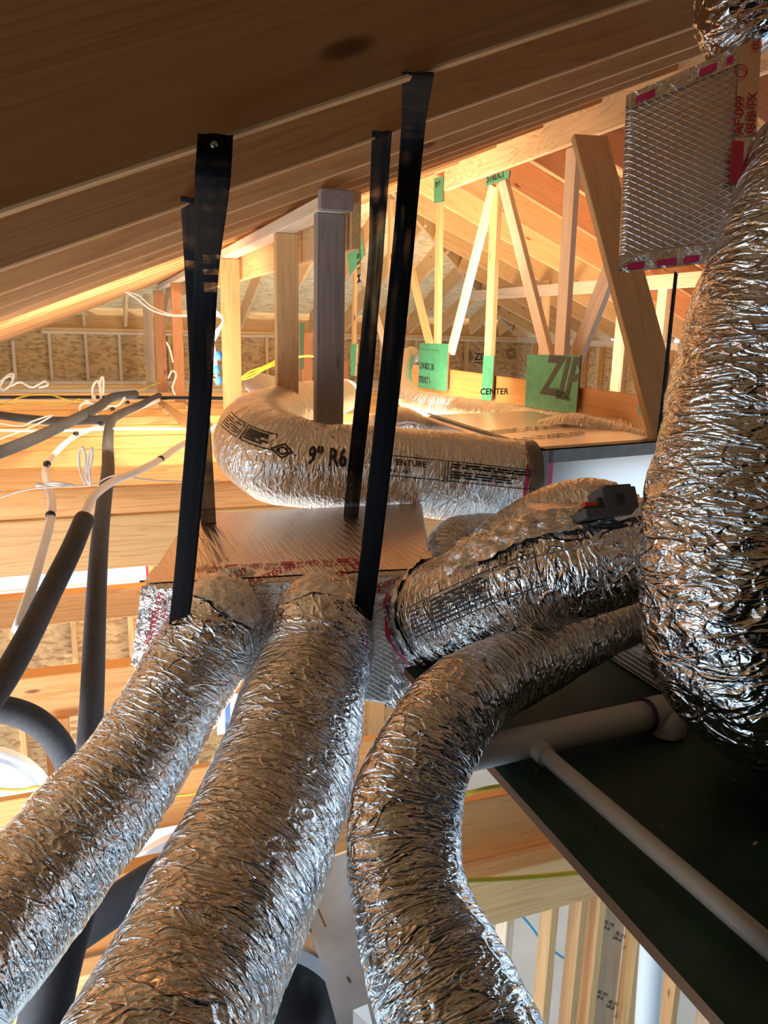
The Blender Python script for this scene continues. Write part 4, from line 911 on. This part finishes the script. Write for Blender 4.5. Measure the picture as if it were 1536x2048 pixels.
wn = root('window_1', (xr_-1.5, YW, (zt_+zb_)/2), 'long bright window strip under the nearest ceiling joist', 'window', None, 'structure')
board('window_frame', (-3.5, YW-.02, zb_+.02), (xr_+.03, YW-.02, zb_+.02), .05, .06, M['frame_white'], parent=wn)
board('window_frame', (xr_, YW-.02, zt_+.2), (xr_, YW-.02, zb_), .06, .06, M['frame_white'], upv=(1, 0, 0), parent=wn)
board('red_flashing_tape', (xr_+.045, YW-.03, zt_+.2), (xr_+.045, YW-.03, zb_-.02), .02, .01, M['red_ink'], upv=(1, 0, 0), parent=wn)
# arched window seen below
YA = 5.0
w2 = root('window_2', PY(0, 1560, YA), 'arched window with white frame at the left edge', 'window', None, 'structure')
cA = PY(-60, 1640, YA); RA = (PY(100, 1568, YA)-cA).length
sky = plain('window_pane', (.80, .88, .95), .15)
t_, nt_, b_s = newmat('daylit_glass'); b_s.inputs['Base Color'].default_value = (.75, .85, .95, 1); b_s.inputs['Emission Color'].default_value = (.75, .88, 1, 1); b_s.inputs['Emission Strength'].default_value = .75; b_s.inputs['Roughness'].default_value = .2
DAY = t_
def archwin(cA, RA, rootn, Y):
    V = [Vector((cA.x, Y+.03, cA.z))]+[Vector((cA.x+RA*math.cos(a), Y+.03, cA.z+RA*math.sin(a))) for a in np.linspace(0, math.pi, 33)]
    V2 = [v+Vector((0, .01, 0)) for v in V]; n = len(V)
    mk('glass_pane', V+V2, [list(range(n)), [n+i for i in range(n)][::-1]], DAY, rootn)
    for (ra, rb, nm) in ((1.0, .93, 'window_frame'), (.86, .80, 'arched_bar')):
        V = []
        for a in np.linspace(0, math.pi, 41):
            for (rr_, yy) in ((ra, Y-.02), (rb, Y-.02), (rb, Y+.04), (ra, Y+.04)): V.append((cA.x+RA*rr_*math.cos(a), yy, cA.z+RA*rr_*math.sin(a)))
        Fs = [[i*4+j, i*4+(j+1) % 4, (i+1)*4+(j+1) % 4, (i+1)*4+j] for i in range(40) for j in range(4)]
        mk(nm, V, Fs, M['frame_white'], rootn, smooth=False)
archwin(cA, RA, w2, YA)
w3 = root('window_3', PY(300, 1700, 4.4), 'second arched window seen between the left and middle ducts', 'window', None, 'structure')
c3 = PY(420, 1860, 4.4); archwin(c3, (PY(420, 1650, 4.4)-c3).length, w3, 4.4)
w4 = root('window_4', PY(460, 1420, 5.6), 'small blue framed window between the left and middle ducts', 'window', None, 'structure')
a, b_ = PY(435, 1470, 5.6), PY(500, 1370, 5.6)
boxmm('glass_pane', (a.x, 5.6, a.z), (b_.x, 5.61, b_.z), DAY, w4)
board('window_frame', (a.x+.08, 5.58, a.z), (a.x+.08, 5.58, b_.z), .04, .04, plain('blue_trim', (.12, .25, .6), .5), upv=(1, 0, 0), parent=w4)
# plank left of arch window
a = PY(112, 1440, 3.8)
tag(board('upright_plank', (PY(118, 1500, 3.8).x, 3.8, PY(118, 1590, 3.8).z), (PY(118, 1500, 3.8).x, 3.8, PY(118, 1435, 3.8).z), .12, .04, M['ply'], upv=(1, 0, 0)), 'dark orange upright plank right of the arched window', 'board')
# open stud wall below the pale beam
YS = 2.66
zb5 = PY(1000, 1848, 2.6).z
ow = root('wall_stud', (1.5, YS, -2), 'open stud wall below the pale lower beam', 'wall', None, 'structure')
def stx(x): return PY(x, 1930, YS).x
for (xa, xb, mt) in ((985, 1022, 'pale'), (1098, 1108, 'pine'), (1150, 1164, 'pine'), (1186, 1200, 'pine'), (1350, 1368, 'pine'), (1430, 1445, 'pale')):
    cx_ = stx(xb)-.022; o = board('stud', (cx_, YS+.045, -3.6), (cx_, YS+.045, zb5), .042, .10, M[mt], upv=(1, 0, 0), parent=ow)
cx_ = stx(1235); o = board('wide_stud', (cx_, YS+.1, -3.6), (cx_, YS+.1, zb5), .17, .05, M['pale'], upv=(1, 0, 0), parent=ow)
cx3 = stx(1275); board('stud', (cx3, YS+.045, -3.6), (cx3, YS+.045, zb5), .05, .10, M['pine'], upv=(1, 0, 0), parent=ow)
for (x, y) in ((1213, 1845), (1236, 1868), (1258, 1888), (1200, 1985), (1222, 2005), (1240, 2025)):
    p = PY(x-6, y, YS+.074); ud = Vector((.75, 0, -.65))
    on_plane('lumber_stamp', join2d([(text2d('SEL STR'), 0, 0, .024), (text2d('2.0E 42'), 0, -.026, .024)]), p, (1, 0, -.75), (.75, 0, 1), M['black_ink'], ow, off=.0)
p_ = pipe('water_pipe', [(1308, 1860, 3.4, 0), (1300, 1960, 3.5, 0), (1292, 2070, 3.6, 0)], .055, 'pex', 'thick pale blue upright pipe in the open stud wall', nu=6, nv=24)
cable([(1030, 1815, 5.2, 0), (1060, 1850, 5.2, 0), (1090, 1888, 5.2, 0), (1130, 1918, 5.3, 0), (1180, 1950, 5.3, 0)], .009, 'blue_cable', 'blue cable beyond the open stud wall')

# ------------------------------------------------------------ metal housing between the ducts
mh = root('metal_housing', P(650, 1900, 2.2), 'galvanised metal fan housing with slots between the lower ducts', 'fan housing')
a, b_, c_, d_ = P(600, 1740, 2.3), P(730, 1690, 2.3), P(760, 2110, 1.9), P(690, 2110, 1.9)
e_ = P(625, 1870, 2.15)
V = [a, e_, d_, c_, b_]; V2 = [v+(fw*.9-up*.1)*.02 for v in V]
mk('side_plate', V+V2, [[0, 1, 2, 3, 4], [9, 8, 7, 6, 5]]+[[i, (i+1) % 5, 5+(i+1) % 5, 5+i][::-1] for i in range(5)], M['steel'], mh)
for (x0, y0, x1, y1) in ((636, 1818, 651, 1853), (681, 1921, 699, 1963)):
    p, q = P(x0, y0, 2.12), P(x1, y1, 2.03); board('slot', p, q, .005, .002, M['black_ink'], upv=rt, parent=mh, bev=0)
# curved flange and drum
cc = P(545, 2060, 2.1); V = []; RO = 170*2.1/F
for k_ in range(49):
    a = R(-20+k_*5); dirv = (rt*math.cos(a)+up*math.sin(a))
    for rr_, dd in ((1.0, 0), (.84, 0), (.84, .10), (1.0, .10)): V.append(cc+dirv*RO*rr_+fw*dd)
mk('inlet_ring', V, [[i*4+j, i*4+(j+1) % 4, (i+1)*4+(j+1) % 4, (i+1)*4+j] for i in range(48) for j in range(4)], M['steel_paint'], mh, smooth=False)
tube('black_drum', [[*(cc+fw*.03), RO*.83], [*(cc+fw*.2), RO*.83]], M['rubber'], 4, 48, mh)
boxc = [P(600, 1850, 2.28), P(638, 1890, 2.2), P(690, 1920, 2.2), P(560, 1930, 2.25)]
mk('dark_plate', [P(590, 1900, 2.2), P(635, 1890, 2.2), P(625, 1920, 2.2), P(580, 1935, 2.2), P(590, 1900, 2.24), P(635, 1890, 2.24), P(625, 1920, 2.24), P(580, 1935, 2.24)], [(0,3,2,1),(4,5,6,7),(0,1,5,4),(1,2,6,5),(2,3,7,6),(3,0,4,7)], M['rubber'], mh)
mk('white_label', [P(706, 2020, 1.94), P(735, 2008, 1.94), P(748, 2060, 1.92), P(706, 2060, 1.92)], [[0, 3, 2, 1]], M['frame_white'], mh)

for o in bpy.data.objects:
    if '_o' in o: del o['_o']
